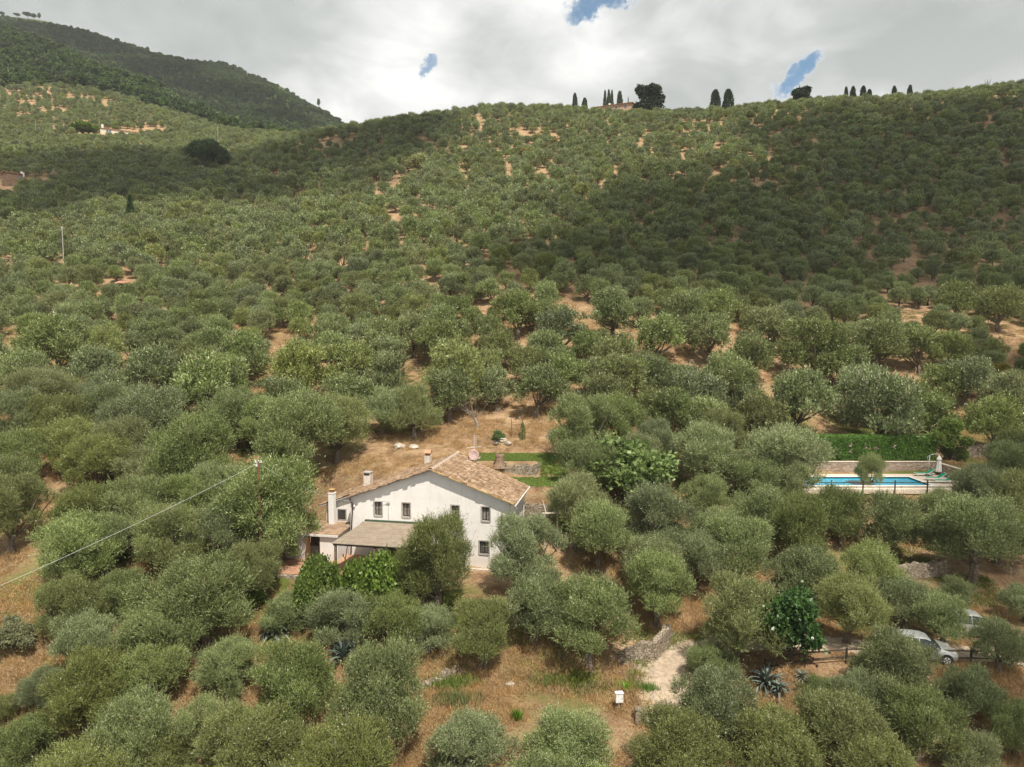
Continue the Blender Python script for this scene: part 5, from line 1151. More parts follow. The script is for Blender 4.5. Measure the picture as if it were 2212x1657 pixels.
# oleander hedge with pink flowers
def hedge_mesh(x0, x1, y0, y1, z0, z1, n, seed, L=.26, wd=.075):
    r = np.random.default_rng(seed); face = r.random(n)
    x = r.uniform(x0, x1, n); y = r.uniform(y0, y1, n); z = z0+(z1-z0)*r.random(n)**.8
    top = face < .38; fr_ = (face >= .38) & (face < .78); z = np.where(top, z1+NA(x*1., y*3, .9)*.35, z)
    y = np.where(fr_, y0+r.normal(size=n)*.07+NB(x, z, .8)*.3, y); y = np.where((face >= .78) & (face < .88), y1, y)
    d_ = norm(r.normal(size=(n, 3))*.6+np.where(top[:, None], [0, 0, 1.], [0, -.6, .7]))
    V_, F_ = leaves_mesh(np.stack([x, y, z], -1), d_, L*r.uniform(.6, 1.2, n), wd, r)
    return V_, F_, r.random(n)
hg = empty('oleander_hedge', (36, 77.5, 3.2), 'long clipped oleander hedge with pink flowers behind the pool', 'hedge')
V_, F_, ti = hedge_mesh(-10.5, 12.0, -.9, .9, .1, 2.8, 58000, 3)
link('foliage', arrmesh('hedge_foliage', V_, F_, ti, [M['hedge']]), None, hg)
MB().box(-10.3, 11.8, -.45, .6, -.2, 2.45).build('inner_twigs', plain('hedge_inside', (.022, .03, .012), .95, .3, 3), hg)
def flowers(name, pts_, par, mat, s_=.09, seed=1):
    r = np.random.default_rng(seed); p = np.repeat(np.array(pts_), 14, 0)+r.normal(size=(len(pts_)*14, 3))*np.array([s_, .03, s_])
    V_, F_ = leaves_mesh(p, norm(r.normal(size=(len(p), 3))), .10, .09, r); return link(name, arrmesh(name, V_, F_, None, [mat]), None, par)
for (u, v) in ((1786, 957), (1769, 969), (1767, 976), (1871, 960), (1869, 967), (1878, 968), (1891, 966), (1893, 969), (1838, 961), (1838, 974), (1803, 983), (1815, 978), (1932, 964)):
    p = pt(u, v, 76.45); flowers('flower', [(p.x-36, p.y-77.5, p.z-3.2)], hg, M['petal'], .10, u)
shrubP = generic(51, 1.75, .1, 4.3, 14, 5200, 8, .16, .07, 'hedge', .12, .5, .25, 1., .3, 5)
shrubP.crown.materials.clear(); shrubP.crown.materials.append(leafmat('arborvitae_leaf', (.12, .20, .045), (.12, .2, .05), .35, .2, .5))
p = pt(2040, 1010, 77.0); place_plant('thuja_bush', shrubP, p.x+.6, 77.2, 3.0, (1.3, 1.1, 1.12), .4, 'tall round green bush at the right end of the hedge', 'bush')

# ------------------------------------------------------------------ other plants
figP = generic(61, 2.9, .5, 4.6, 16, 1150, 7, .34, .26, 'fig', .16, .5, .5, 1., .12, 14, .5)
figQ = generic(62, 1.5, .1, 2.6, 8, 420, 7, .30, .24, 'fig', .09, .5, .5, 1., .12, 7, .3)
dfigP = generic(63, 2.0, .6, 5.2, 14, 1700, 8, .26, .18, 'darkleaf', .14, .2, .4, 1., .25, 8, .8)
def plant(name, P0, u, v, w, hs, label, cat, group=None, y=None):
    if y is None: x, y, z, sc = by_pixel(u, v, w, P0, hs, 14, .2, 6)
    else: x = pt(u, v, y).x; z = float(ground(x, y)); sc = w*y/FPX/P0.w
    return place_plant(name, P0, x, y, z, (sc, sc, sc*hs), prnd.random()*6.28, label, cat, group)
plant('fig_tree', figP, 1362, 1020, 165, .85, 'large bright green fig tree among the olives right of the lawn', 'fig tree', None, 60.5)
plant('fig_tree', figQ, 1245, 1090, 70, 1.2, 'young fig tree behind the timber beam', 'fig tree', None, 54.5)
plant('fig_tree', figP, 828, 1228, 98, 1.55, 'bright green fig tree in front of the patio canopy', 'fig tree', None, 46.9)
plant('fig_tree', figQ, 765, 1275, 62, 1.9, 'small fig shoots at the patio corner', 'fig tree', None, 46.5)
plant('carob_tree', dfigP, 1705, 1335, 112, 1.05, 'dark glossy green tree beside the track above the agaves', 'tree')
vineP = generic(64, 1.6, .1, 1.9, 9, 3000, 8, .14, .1, 'vine', .06, .3, .2, 1., .2, 4, .2)
plant('green_shrub', vineP, 686, 1262, 92, 1.5, 'bright green rounded shrub at the edge of the patio', 'shrub', None, 47.3)
pbP = generic(65, 1.5, .1, 2.6, 9, 2200, 8, .13, .08, 'palebush', .06, .3, .2, 1., .2, 4, .2)
plant('pale_shrub', pbP, 28, 1372, 76, 1., 'pale cream flowering shrub on the dry strip at the left edge', 'shrub')
ybP = generic(66, 1.6, .1, 2.8, 9, 1500, 7, .2, .12, 'yellowbush', .08, .3, .3, 1., .2, 4, .3)
for (u, v, w, lb_) in ((2162, 805, 58, 'yellowing shrub at the right edge above the pool'), (1143, 333, 34, 'yellow shrub left of the rocks near the crest'), (1195, 310, 26, 'yellow shrub above the rocks near the crest'), (1176, 322, 30, 'yellow shrub beside the rocks near the crest')): plant('yellow_shrub', ybP, u, v, w, .8, lb_, 'shrub', 'yellow shrubs')
plant('pale_shrub', pbP, 897, 349, 40, .9, 'pale flowering tree on the shaded part of the hill', 'shrub')
plant('pale_shrub', pbP, 1075, 365, 22, .9, 'small pale shrub below the crest clearing', 'shrub')
liP = generic(67, 3., .3, 5, 12, 700, 6, .5, .35, 'lime', .2, .3, .4, 1., .2, 4, .6)
plant('lime_green_tree', liP, 180, 275, 52, .55, 'lime green low tree beside the long far farmhouse', 'tree')
gsP = generic(68, 1.8, .2, 3.2, 9, 2000, 8, .18, .11, 'vine', .1, .3, .3, 1., .2, 4, .3)
for (u, v, w, lb_) in ((1610, 952, 40, 'bright green bush behind the grey olive left of the pool'), (610, 915, 50, 'fresh green shoots below the yellow-green olive'), (560, 1285, 50, 'green undergrowth bush left of the patio'), (250, 1190, 60, 'green bush in the hollow under the cable'), (600, 1340, 45, 'green bramble bush below the patio'), (1672, 520, 12, 'small bright bush on the dark slope')): plant('green_bush', gsP, u, v, w, .8, lb_, 'bush', 'green bushes')
# umbrella pine
def umbrella_pine():
    r = np.random.default_rng(71); R_ = 6.4; n = 40
    th = r.random(n)*6.28; rho = R_*.82*np.sqrt(r.random(n)); zc = 6.2+3.0*(1-(rho/R_)**2)+r.normal(size=n)*.5-1.6*(rho/R_)**3
    c = np.stack([rho*np.cos(th), rho*np.sin(th), zc], -1); rad = r.uniform(1.2, 2.1, n)
    V_, F_, ti = crown_leaves(r, c, rad, 5200, 6, .5, .16, .5, .5, .9, .2)
    tm = trunk_mb(r, 3.2, c, rad, .42, 16).mesh('pine_trunk'); tm.materials.append(M['bark'])
    return Plant(arrmesh('pine_crown', V_, F_, ti, [M['pine']]), tm, 2*R_, 6., 10)
plant('umbrella_pine', umbrella_pine(), 451, 320, 74, .95, 'big dark umbrella pine standing alone above the grove', 'pine tree', None, 285)
plant('green_tree', generic(72, 3., .5, 6, 12, 700, 6, .5, .3, 'forest', .2, .3, .4), 458, 284, 28, 1., 'dark green tree behind the umbrella pine', 'tree', None, 330)
# small fir
def fir(h=7.5, w=3.6):
    r = np.random.default_rng(73); V0, F0, T0 = [], [], []; n = 5200
    lay = r.integers(0, 15, n); f = lay/15; rr_ = (1-f)*w/2*r.random(n)**.5; th = r.random(n)*6.28
    p = np.stack([rr_*np.cos(th), rr_*np.sin(th), .6+f*(h-.8)-rr_*.28+r.normal(size=n)*.05], -1)
    d_ = norm(np.stack([np.cos(th), np.sin(th), -.25*np.ones(n)], -1)+r.normal(size=(n, 3))*.4)
    V_, F_ = leaves_mesh(p, d_, .42, .13, r); tm = MB().tube([(0, 0, -.4), (0, 0, h)], [.16, .02], 6).mesh('fir_trunk'); tm.materials.append(M['bark'])
    return Plant(arrmesh('fir_crown', V_, F_, r.random(n), [M['pine']]), tm, w, h/2, h)
plant('fir_tree', fir(), 281, 446, 20, 1.2, 'narrow dark fir rising out of the left grove', 'fir tree', None, 205)
# crest trees
cyp = [columnar(80+i, 10., 3.2, 'cypress', 2600, .7, .3, .9, .16) for i in range(3)]
GC = 'cypresses on the crest'
def crest(name, P0, u, vt, hpx, wpx, label, cat, g=GC, back=9.):
    # stand it just behind the skyline so that its top reaches the pixel seen in the photo
    s_ = (u-CU)/FPX; yy = np.linspace(300, 420, 240); gz_ = ground(s_*yy, yy); el = (gz_-CZ)/yy; k = int(np.argmax(el)); Y_ = yy[k]+back
    p = pt(u, vt, Y_); g0 = float(ground(p.x, Y_)); h = max(3., p.z-g0); w_ = wpx*Y_/FPX
    return place_plant(name, P0, p.x, Y_, g0, (w_/P0.w, w_/P0.w, h/P0.h), prnd.random()*6.28, label, cat, g)
for k, (u, vt, wp, lb_) in enumerate(((1242, 204, 11, 'leftmost dark cypress on the crest'), (1263, 214, 13, 'squat cypress just left of the villa'), (1307, 200, 8, 'left cypress of the trio behind the villa'), (1315, 199, 9, 'middle cypress of the trio behind the villa'), (1322, 200, 8, 'right cypress of the trio behind the villa'), (1339, 202, 14, 'single broad cypress behind the villa roof'), (1357, 214, 3, 'tiny thin cypress above the villa roof'),
    (1545.5, 197, 20, 'left one of the two isolated cypresses right of the villa'), (1573.5, 196, 21, 'right one of the two isolated cypresses, flat topped'), (1828, 190, 9, 'thin ragged cypress, first of the crest group on the right'), (1843, 189, 12, 'second cypress of the crest group on the right'), (1865, 188, 13, 'third and tallest cypress of the crest group on the right'), (1878, 195, 12, 'short cypress ending the crest group on the right'), (1932, 188, 11, 'lone small cypress between group and dead tree'), (1966, 186, 11, 'last small cypress before the dead tree'))):
    crest('cypress', cyp[k % 3], u, vt, 0, wp, lb_, 'cypress', GC, 38. if 1300 < u < 1360 else 9.)
oakP = generic(85, 4., .5, 9.5, 20, 1500, 6, .7, .4, 'cypress', .3, .5, .5, 1., .15, 6, 1.5)
crest('holm_oak', oakP, 1400, 185, 50, 50, 'massive dark tree right of the hilltop villa', 'tree', None)
crest('holm_oak', oakP, 1733, 189, 28, 32, 'wind-shaped dark tree on the crest', 'tree', None)
dead = MB(); r = random.Random(4)
for k in range(9):
    a = r.uniform(-1, 1); dead.tube([(0, 0, 1.2+.25*k), (a*1.2, r.uniform(-.6, .6), 3+.4*k), (a*2.4, r.uniform(-1, 1), 4.6+.45*k+r.random())], [.14, .09, .03], 5)
dead.tube([(0, 0, -.5), (.1, 0, 2.5), (-.1, .1, 5), (.1, 0, 8)], [.35, .25, .16, .04], 6)
s_ = (2133-CU)/FPX; yy = np.linspace(300, 380, 200); k = int(np.argmax((ground(s_*yy, yy)-CZ)/yy)); Yd = yy[k]-4; p = pt(2133, 168, Yd)
dt = empty('dead_tree', (p.x, Yd, float(ground(p.x, Yd))), 'leafless dead tree on the crest at the far right', 'dead tree'); dto = dead.build('trunk', M['bark'], dt); dt.scale = (1, 1, max(.6, (p.z-float(ground(p.x, Yd)))/8.5))
# dead-looking olive with pale split trunk behind the house
x, y, z = hit(1031, 925); dd2 = MB(); r = random.Random(8)
dd2.tube([(0, 0, -.4), (-.1, 0, .8), (-.5, 0, 1.7)], [.34, .26, .2], 7)
for k in range(26):
    a = r.uniform(-1, 1); b_ = r.uniform(-1, 1); dd2.tube([(-.45, 0, 1.5), (-.4+a*1.2, b_*.9, 2.2+r.random()*.6), (-.3+a*2.1, b_*1.6, 2.4+r.random()*1.6)], [.05, .025, .008], 4)
do = empty('dead_olive', (x, y, z), 'half dead olive with grey trunk and bare twigs behind the roof', 'dead tree', None, 0, (.72, .72, .72)); dd2.build('trunk', plain('grey_deadwood', (.26, .22, .18), .9, .3, 6), do)
pinP = generic(86, 5., 5., 9.5, 9, 300, 5, 1.4, .5, 'pine', .3, .3, .6, 1., .2, 4, 5)
for (u, vt, w, lb_) in ((4, 29, 13, 'pine at the left edge of the mountain crest'), (38, 30, 12, 'second pine on the mountain crest'), (60, 28, 15, 'widest pine on the mountain crest'), (73, 31, 12, 'pine right of the widest one on the mountain crest'), (85, 30, 6, 'small pine ending the mountain crest group'), (688.6, 216, 7, 'lone pine low on the mountain ridge')):
    yy = np.linspace(700, 1100, 400); s_ = (u-CU)/FPX/ (1.03); el = (ground(s_*yy, yy)-CZ)/yy; k = int(np.argmax(el)); Y_ = yy[k]; p = pt(u, vt, Y_); g0 = float(ground(p.x, Y_)); w_ = w*Y_/FPX
    place_plant('ridge_pine', pinP, p.x, Y_, g0, (w_/10, w_/10, max(.6, (p.z-g0)/9.5)), 1., lb_, 'pine tree', 'pines on the mountain crest')
# agaves
def agave(seed, s_):
    r = random.Random(seed); V_ = []; F_ = []
    for k in range(34):
        a = k*2.4; el = R(85-k*2.3+r.uniform(-6, 6)); L_ = s_*r.uniform(.8, 1.15); d0 = Vector((math.cos(a), math.sin(a), 0)); side = Vector((-math.sin(a), math.cos(a), 0)); i = len(V_); bend = r.uniform(0, .5)
        for q in range(6):
            t_ = q/5; e = el-bend*t_*t_*1.6; p = (d0*math.cos(e)+Vector((0, 0, 1))*math.sin(e))*L_*t_; wd = s_*.085*(1-t_**2.2)*(.8+.9*t_) if q < 5 else .004
            nrm_ = (-d0*math.sin(e)+Vector((0, 0, 1))*math.cos(e)); V_ += [tuple(p-side*wd+nrm_*wd*.5), tuple(p-nrm_*wd*.2), tuple(p+side*wd+nrm_*wd*.5)]
        for q in range(5):
            for c_ in (0, 1): F_.append((i+3*q+c_, i+3*q+c_+1, i+3*q+c_+4, i+3*q+c_+3))
    V_ = np.array(V_); F_ = np.array(F_); rr_ = np.random.default_rng(seed); return arrmesh('agave_rosette', V_, F_, np.repeat(rr_.random(34), 10), [M['agave']], smooth=True)
for k, (u, v, s_, lb_) in enumerate(((592, 1372, 1.35, 'dark blue-grey agave below the patio, left of the tall olive'), (743, 1425, 1.5, 'big dark agave between two olives left of the dry slope'), (735, 1398, 1.1, 'agave behind the big dark one'), (1655, 1478, 1.25, 'large grey-blue agave under the dark glossy tree'), (1683, 1495, .9, 'smaller pale agave right of the large one'), (1733, 1468, .6, 'small agave at the edge of the red dry grass'))):
    x, y, z = hit(u, v); o = link('agave', agave(k, s_), None, None, (x, y, z)); tag(o, lb_, 'agave', 'agave plants')
# strap-leaved green clumps
def clump(seed, n, sp, h, mat):
    r = np.random.default_rng(seed); p = np.stack([r.normal(size=n)*sp, r.normal(size=n)*sp*.5, np.zeros(n)-.05], -1); d_ = norm(np.stack([r.normal(size=n)*.35, r.normal(size=n)*.35, np.ones(n)], -1))
    V_, F_ = leaves_mesh(p, d_, h*r.uniform(.6, 1.2, n), .045, r); return arrmesh('iris_clump', V_, F_, r.random(n), [M[mat]])
for k, (u, v, sp, h, mt, lb_) in enumerate(((968, 1478, .9, .7, 'weed', 'long strap-leaved clump beside the tall dark olive'), (985, 1515, .8, .7, 'weed', 'yellowing strap-leaved clump below the first one'), (1117, 1558, .08, .8, 'hedge', 'single upright green sprout on the dry slope'), (1372, 1482, .6, .35, 'hedge', 'green leafy patch left of the gravel track'), (1398, 1490, .3, .45, 'hedge', 'brighter leafy patch touching the gravel track'),
      (1185, 1470, .9, .5, 'weed', 'green weeds in the shade under the two bank olives'), (1235, 1468, 1.1, .5, 'weed', 'taller green weeds right of the shaded ones'), (1275, 1485, .9, .35, 'weed', 'yellow-green weeds between the track and the shade'))):
    x, y, z = hit(u, v); o = link('strap_leaf_plant' if k != 2 else 'green_sprout', clump(k, int(160+sp*480), sp, h, mt), None, None, (x, y, z)); tag(o, lb_, 'plant', 'strap-leaved plants', 'stuff' if 'weeds' in lb_ else None)

# ------------------------------------------------------------------ small things
x, y, z = hit(1337, 1532)
bx = empty('meter_box', (x, y, z), 'white meter box on a post in the dry grass', 'meter box', None, .12)
MB().box(-.03, .03, -.03, .03, -.3, .5).build('post', M['silver'], bx)
MB().box(-.23, .23, -.14, .14, .45, 1.02).build('cabinet', M['plastic'], bx, bevel=.015)
MB().box(-.25, .25, -.17, .16, 1.021, 1.06).build('lid', M['plastic'], bx)
MB().box(.13, .16, -.155, -.142, .68, .76).build('latch', M['iron'], bx)
x, y, z = hit(1382, 1560); pl_o = MB().box(-.32, .32, -.28, .28, -.6, .8, (-.28, .26, -.24, .24)).build('stone_pillar', M['drystone'], None); pl_o.location = (x, y, z); tag(pl_o, 'broken stone pillar left of the track foot', 'pillar')
# stump
x, y, z = hit(1079, 1008); st = MB(); prof = [(.75, -.35), (.52, .0), (.40, .3), (.36, .7), (.40, .95)]
n_ = 14; rings = [st.addv([((r_*(1+.16*math.sin(j*2.3+z*3)+.1*math.cos(j*4.1)))*math.cos(2*math.pi*j/n_), (r_*(1+.16*math.sin(j*2.3+z*3)))*math.sin(2*math.pi*j/n_), z+(.06*math.sin(j*3.) if z > .9 else 0)) for j in range(n_)]) for r_, z in prof]
for k in range(len(rings)-1):
    for j in range(n_): st.f.append((rings[k]+j, rings[k]+(j+1) % n_, rings[k+1]+(j+1) % n_, rings[k+1]+j))
st.f.append(tuple(rings[-1]+j for j in range(n_))); so = st.build('tree_stump', M['stump'], None, True); so.location = (.3*0+pt(1079, 1000, 64.9).x, 64.9, 5.3); tag(so, 'old tree stump on the bank between the two lawns', 'stump')
# gate behind the lawn
p0 = pt(1104.5, 950, 71.8); g0 = float(ground(p0.x, 71.8)); gt = empty('garden_gate', (p0.x, 71.8, g0), 'small rusty iron gate behind the upper lawn', 'gate', None, -.1)
MB().tube([(0, 0, -.2), (0, 0, 1.9)], .04, 6).build('post', M['rust'], gt); MB().tube([(1.2, 0, -.2), (1.2, 0, 1.8)], .04, 6).build('post', M['rust'], gt)
g = MB().tube([(.05, 0, 1.25), (1.15, 0, 1.3)], .03, 5).tube([(.05, 0, .25), (1.15, 0, .25)], .025, 5)
for k in range(7): g.tube([(.15+k*.15, 0, .25), (.15+k*.15, 0, 1.27)], .012, 4)
g.build('leaf', M['rust'], gt)
for k, (u, v, lb_) in enumerate(((1071, 957, 'left stake supporting the young shrub by the lawn'), (1074, 957, 'right stake supporting the young shrub by the lawn'))):
    p = pt(u, v, 70.9); o = MB().tube([(0, 0, -.2), (0, 0, 1.45)], .05, 6).build('stake', M['palewood'], None); o.location = (p.x+k*.12, 70.9, float(ground(p.x, 70.9))); tag(o, lb_, 'stake', 'stakes by the lawn')
plant('green_bush', gsP, 1073, 938, 26, .8, 'young grey-green shrub tied to two stakes', 'bush', None, 71.3)
slimP = columnar(90, 1.8, .5, 'hedge', 500, .14, .06); p = pt(1129, 955, 71.5); place_plant('young_cypress', slimP, p.x, 71.5, float(ground(p.x, 71.5)), 1., 0, 'very small young cypress right of the rusty gate', 'cypress')
# timber beams right of the house
tb = empty('timber_frame', (*pt(1170, 1110, 54.2)[:2], 2.1), 'old timber trellis frame right of the farmhouse', 'trellis', None, -.02)
MB().tube([(0, 0, 1.2), (3.6, .1, 1.3)], .08, 7).build('beam', M['palewood'], tb)
for k, xk in enumerate((.25, 1.3, 2.4, 3.4)): MB().tube([(xk, 0, -1.6), (xk-.02, 0, 1.18)], .06, 6).build('post', M['palewood'], tb)
for k, xk in enumerate((.35, 1.1)): MB().tube([(xk, 0, 1.25), (xk-.2, 2.2, 1.7)], .045, 6).build('rafter', M['palewood'], tb)
# wooden rail along the track
fr_ = empty('track_fence', (*pt(1640, 1440, 41.4)[:2], float(ground(*pt(1640, 1440, 41.4)[:2]))), 'low dark wooden rail along the lower side of the track', 'fence')
fx0, fz0 = fr_.location.x, fr_.location.z; prev_ = None
for k, uu in enumerate((1655, 1740, 1830, 1920, 2010, 2100, 2190)):
    yk = 41.6-.15*k; xk = (uu-CU)/FPX*yk*1.03; zk = float(ground(xk, yk)); q = Vector((xk-fx0, yk-fr_.location.y, zk-fz0))
    MB().tube([q-Vector((0, 0, .3)), q+Vector((0, 0, 1.0))], .07, 7).build('post', M['darkwood'], fr_)
    if prev_ is not None:
        for hh in (.45, .9): MB().tube([prev_+Vector((0, 0, hh)), q+Vector((0, 0, hh))], .045, 6).build('rail', M['darkwood'], fr_)
    prev_ = q
# things on the patio
pp = HM @ Vector((-.15, -2.1, 0)); o = empty('dustpan_broom', pp, 'red long-handled dustpan leaning by the canopy post', 'broom')
MB().tube([(.9, -.2, .06), (1.0, -.05, 1.3)], .014, 5).build('stick', M['redlamp'], o); MB().box(.78, 1.05, -.35, -.1, .0, .08).build('pan', M['redlamp'], o)
pp = HM @ Vector((-.9, -2.2, 0)); pot = MB(); pot.lathe((0, 0, 0), [(.12, 0), (.16, .12), (.10, .22), (.17, .3)], 12); po = pot.build('white_pot', M['plastic'], None, True); po.location = pp; tag(po, 'small white pot by the annex wall', 'pot')
pp = HM @ Vector((5.2, -3.4, 0)); tbo = empty('garden_table', pp, 'wooden garden table under the canopy', 'table')
MB().box(-.7, .7, -.4, .4, .70, .74).build('table_top', M['brownwood'], tbo)
for (a, b_) in ((-.62, -.32), (.62, -.32), (-.62, .32), (.62, .32)): MB().box(a-.03, a+.03, b_-.03, b_+.03, 0, .699).build('leg', M['brownwood'], tbo)

# ------------------------------------------------------------------ cars
def car(loc, rz, paint, label):
    o = empty('parked_car', loc, label, 'car', 'cars parked beside the track', rz)
    # stations along x: front +; each: x, half width, sill, belt, roof z, roof half width
    st_ = [(-2.0, .62, .42, .80, .82, .55), (-1.93, .78, .28, .92, 1.02, .62), (-1.7, .84, .24, .96, 1.33, .60), (-1.25, .86, .22, .96, 1.46, .61), (-.6, .87, .20, .95, 1.51, .62), (.1, .87, .20, .93, 1.49, .61), (.45, .87, .20, .92, 1.38, .60), (.95, .86, .20, .91, 1.04, .66), (1.15, .86, .2, .90, .94, .70), (1.6, .83, .24, .80, .83, .68), (1.88, .76, .28, .68, .70, .60), (2.0, .60, .34, .56, .58, .48)]
    def ring(s_):
        x, hw_, zs, zb_, zr, rw = s_
        half = [(hw_*.93, zs), (hw_, zs+.14), (hw_*1.0, (zs+zb_)/2+.02), (hw_*.975, zb_), (rw+.02, zr-.035), (rw*.8, zr+.008), (rw*.35, zr+.02)]
        return [(x, -a, b_) for a, b_ in half]+[(x, a, b_) for a, b_ in half[::-1]]
    rs = [ring(s_) for s_ in st_]; n_ = len(rs[0]); body = MB(); glass = MB()
    ids = [body.addv(r_) for r_ in rs]; gids = [glass.addv([(x, y*1.004, z+.003) for x, y, z in r_]) for r_ in rs]
    for k in range(len(rs)-1):
        for j in range(n_-1):
            side = j in (3, n_-5)
            q = (ids[k]+j, ids[k+1]+j, ids[k+1]+j+1, ids[k]+j+1)
            wind = (k in (1, 6)) and 4 <= j <= n_-6
            isg = (side and 2 <= k <= 6) or wind or (side and k == 1)
            if isg: glass.f.append(tuple(gids[k+(0 if t_ in (0, 3) else 1)]+(j if t_ in (0, 1) else j+1) for t_ in range(4)))
            body.f.append(q)
    body.f.append(tuple(ids[0]+j for j in range(n_))); body.f.append(tuple(ids[-1]+j for j in range(n_-1, -1, -1)))
    body.build('body', paint, o, True); glass.build('windows', M['carglass'], o)
    for sy in (-1, 1):
        MB().prism([(-.28, sy*.868, .93), (-.22, sy*.868, .93), (-.22, sy*.66, 1.48), (-.28, sy*.66, 1.48)], (0, sy*.012, .004)).build('pillar', paint, o)
        MB().box(.62, .80, sy*.89 if sy > 0 else -1.06, 1.06 if sy > 0 else -.89, .95, 1.08).build('mirror', paint, o, bevel=.03)
        MB().box(1.62, 1.86, sy*.62-.12, sy*.62+.12, .62, .78).build('headlight', M['clearlamp'], o, bevel=.04)
        MB().box(-1.99, -1.84, sy*.66-.1, sy*.66+.1, .78, 1.0).build('tail_light', M['redlamp'], o, bevel=.03)
        for xk in (-1.25, 1.28):
            wl = MB()
            def disc(mb, y0_, y1_, r_, n2=24):
                i = mb.addv([(xk+r_*math.cos(2*math.pi*j/n2), y0_, .31+r_*math.sin(2*math.pi*j/n2)) for j in range(n2)]+[(xk+r_*math.cos(2*math.pi*j/n2), y1_, .31+r_*math.sin(2*math.pi*j/n2)) for j in range(n2)])
                for j in range(n2): mb.f.append((i+j, i+(j+1) % n2, i+n2+(j+1) % n2, i+n2+j))
                mb.f.append(tuple(range(i, i+n2))); mb.f.append(tuple(range(i+2*n2-1, i+n2-1, -1)))
            ar = MB(); disc(ar, sy*.80, sy*.872, .37); ar.build('wheel_arch', M['tyre'], o)
            disc(wl, sy*.66, sy*.885, .31); w_o = wl.build('wheel', M['tyre'], o)
            rm = MB(); disc(rm, sy*.88, sy*.892, .20); rm.build('rim', M['silver'], w_o)
            hb = MB()
            for q in range(5):
                a = q*2*math.pi/5+.3; hb.prism([(xk+.05*math.cos(a+.5), sy*.893, .31+.05*math.sin(a+.5)), (xk+.18*math.cos(a+.25), sy*.893, .31+.18*math.sin(a+.25)), (xk+.18*math.cos(a-.25), sy*.893, .31+.18*math.sin(a-.25)), (xk+.05*math.cos(a-.5), sy*.893, .31+.05*math.sin(a-.5))], (0, sy*.006, 0))
            hb.build('spokes', M['iron'], w_o)
    MB().box(1.93, 2.02, -.35, .35, .34, .48).build('grille', M['iron'], o)
    return o
p = pt(2052, 1412, 40.6); cz_ = float(ground(p.x-1.2, 40.9)); car((p.x-1.1, 41.9, cz_+.03), R(-13), M['carpaint'], 'silver hatchback parked nearest the wooden rail, dark side windows')
p = pt(2125, 1375, 43.6); cz_ = float(ground(p.x-1., 44.)); car((p.x+.3, 45.3, cz_+.03), R(-13), M['greypaint'], 'second pale grey car parked behind the silver hatchback')

# ------------------------------------------------------------------ far houses
def block(name, pa, pb, dep, zb_, zt, mat, label, wins, roofm, rover=.5, chim=(), slope=.22, extra=None):
    """house whose long front runs from pa to pb (x, y)"""
    a = Vector((*pa, 0)); b_ = Vector((*pb, 0)); L_ = (b_-a).length; ang = math.atan2(b_.y-a.y, b_.x-a.x)
    o = empty(name, (a.x, a.y, zb_), label, 'house', None, ang); H_ = zt-zb_
    MB().box(0, L_, 0, dep, -3, H_).build('wall', mat, o)
    MB().prism([(0-rover, -rover, H_-.02), (0-rover, dep/2, H_+dep/2*slope), (0-rover, dep+rover, H_-.02), (-rover, dep+rover, H_+.12), (-rover, dep/2, H_+.15+dep/2*slope), (-rover, -rover, H_+.14)], (L_+2*rover, 0, 0)).build('roof', roofm, o)
    for (x, z, w_, h_) in wins:
        wd_ = MB().box(x-w_/2, x+w_/2, -.06, .02, z, z+h_).build('window', M['shutter'], o)
        MB().box(x-w_*.16, x+w_*.16, -.09, -.062, z+.1, z+h_-.1).build('pane', M['glass'], wd_)
    for (x, y, s_, h_) in chim: MB().box(x-s_/2, x+s_/2, y-s_/2, y+s_/2, H_-.5, H_+h_).build('chimney', M['white'], o)
    return o
zt = pt(1364, 221.7, 375).z
v_ = block('hilltop_villa', (43.8, 383.5), (63.9, 375), 9, zt-6.5, zt, M['villa'], 'ochre villa with low tiled roof on the crest', [(3, 4.1, 1, 1.5), (8, 4.1, 1, 1.5), (13.5, 4.1, 1, 1.5), (18.5, 4.1, 1.1, 1.6)], M['farroof'], .7, ((9, 3, .8, 2.2),))
MB().box(21.9, 25.2, 1., 6, -1, 4.6).build('side_wing', M['villa'], v_); MB().box(21.92, 25.5, .7, 6.3, 4.602, 4.85).build('wing_roof', M['farroof'], v_)
flowers('bougainvillea', [(21.4+.5*k, -.5, 3.2+.25*(k % 3)) for k in range(6)], v_, M['magenta'], .5, 3)
for k in range(2): MB().box(10+4*k, 13.2+4*k, -.9, -.1, 3.2, 3.35).build('awning', M['darkwood'], v_)
zt = pt(216, 276, 392).z
x0_ = pt(216, 276, 392).x; x1_ = pt(321.6, 288, 404).x
lf = block('long_farmhouse', (x0_, 392), (x1_, 404), 8, zt-3.9, zt, M['cream'], 'long cream farmhouse on the far left slope', [(3.5, 1.9, 1.1, 1.4), (4.9, 1.9, 1.1, 1.4), (14.5, 1.9, 1.1, 1.4), (20, 1.9, 1.1, 1.4), (21.3, 1.9, 1.1, 1.4)], M['farroof'], .5, ((1.2, 1.2, 1., 2.3),))
MB().box(26.0, 29.8, -1.4, -.07, -1.5, 2.9).build('end_wing', M['white'], lf); MB().box(25.8, 30, -1.7, -.5, 2.902, 3.15).build('wing_roof', M['farroof'], lf)
zt = pt(16, 371, 258).z
sh_ = block('stone_house', (pt(14, 371, 258).x, 258), (pt(49, 375, 262).x, 262), 6, zt-5.6, zt, M['rubble'], 'small two-storey stone house at the left edge', [(4.0, 3.4, .9, 1.0), (3.9, .8, .8, 1.0)], M['farroof'], .35, ((5.2, 1.5, .6, 1.2), (6.0, 2.5, .6, 1.1)))
x, y, z = hit(262, 633); ht = empty('garden_hut', (x, y, z), 'brown garden hut with tiled roof in the left grove', 'hut', None, .15)
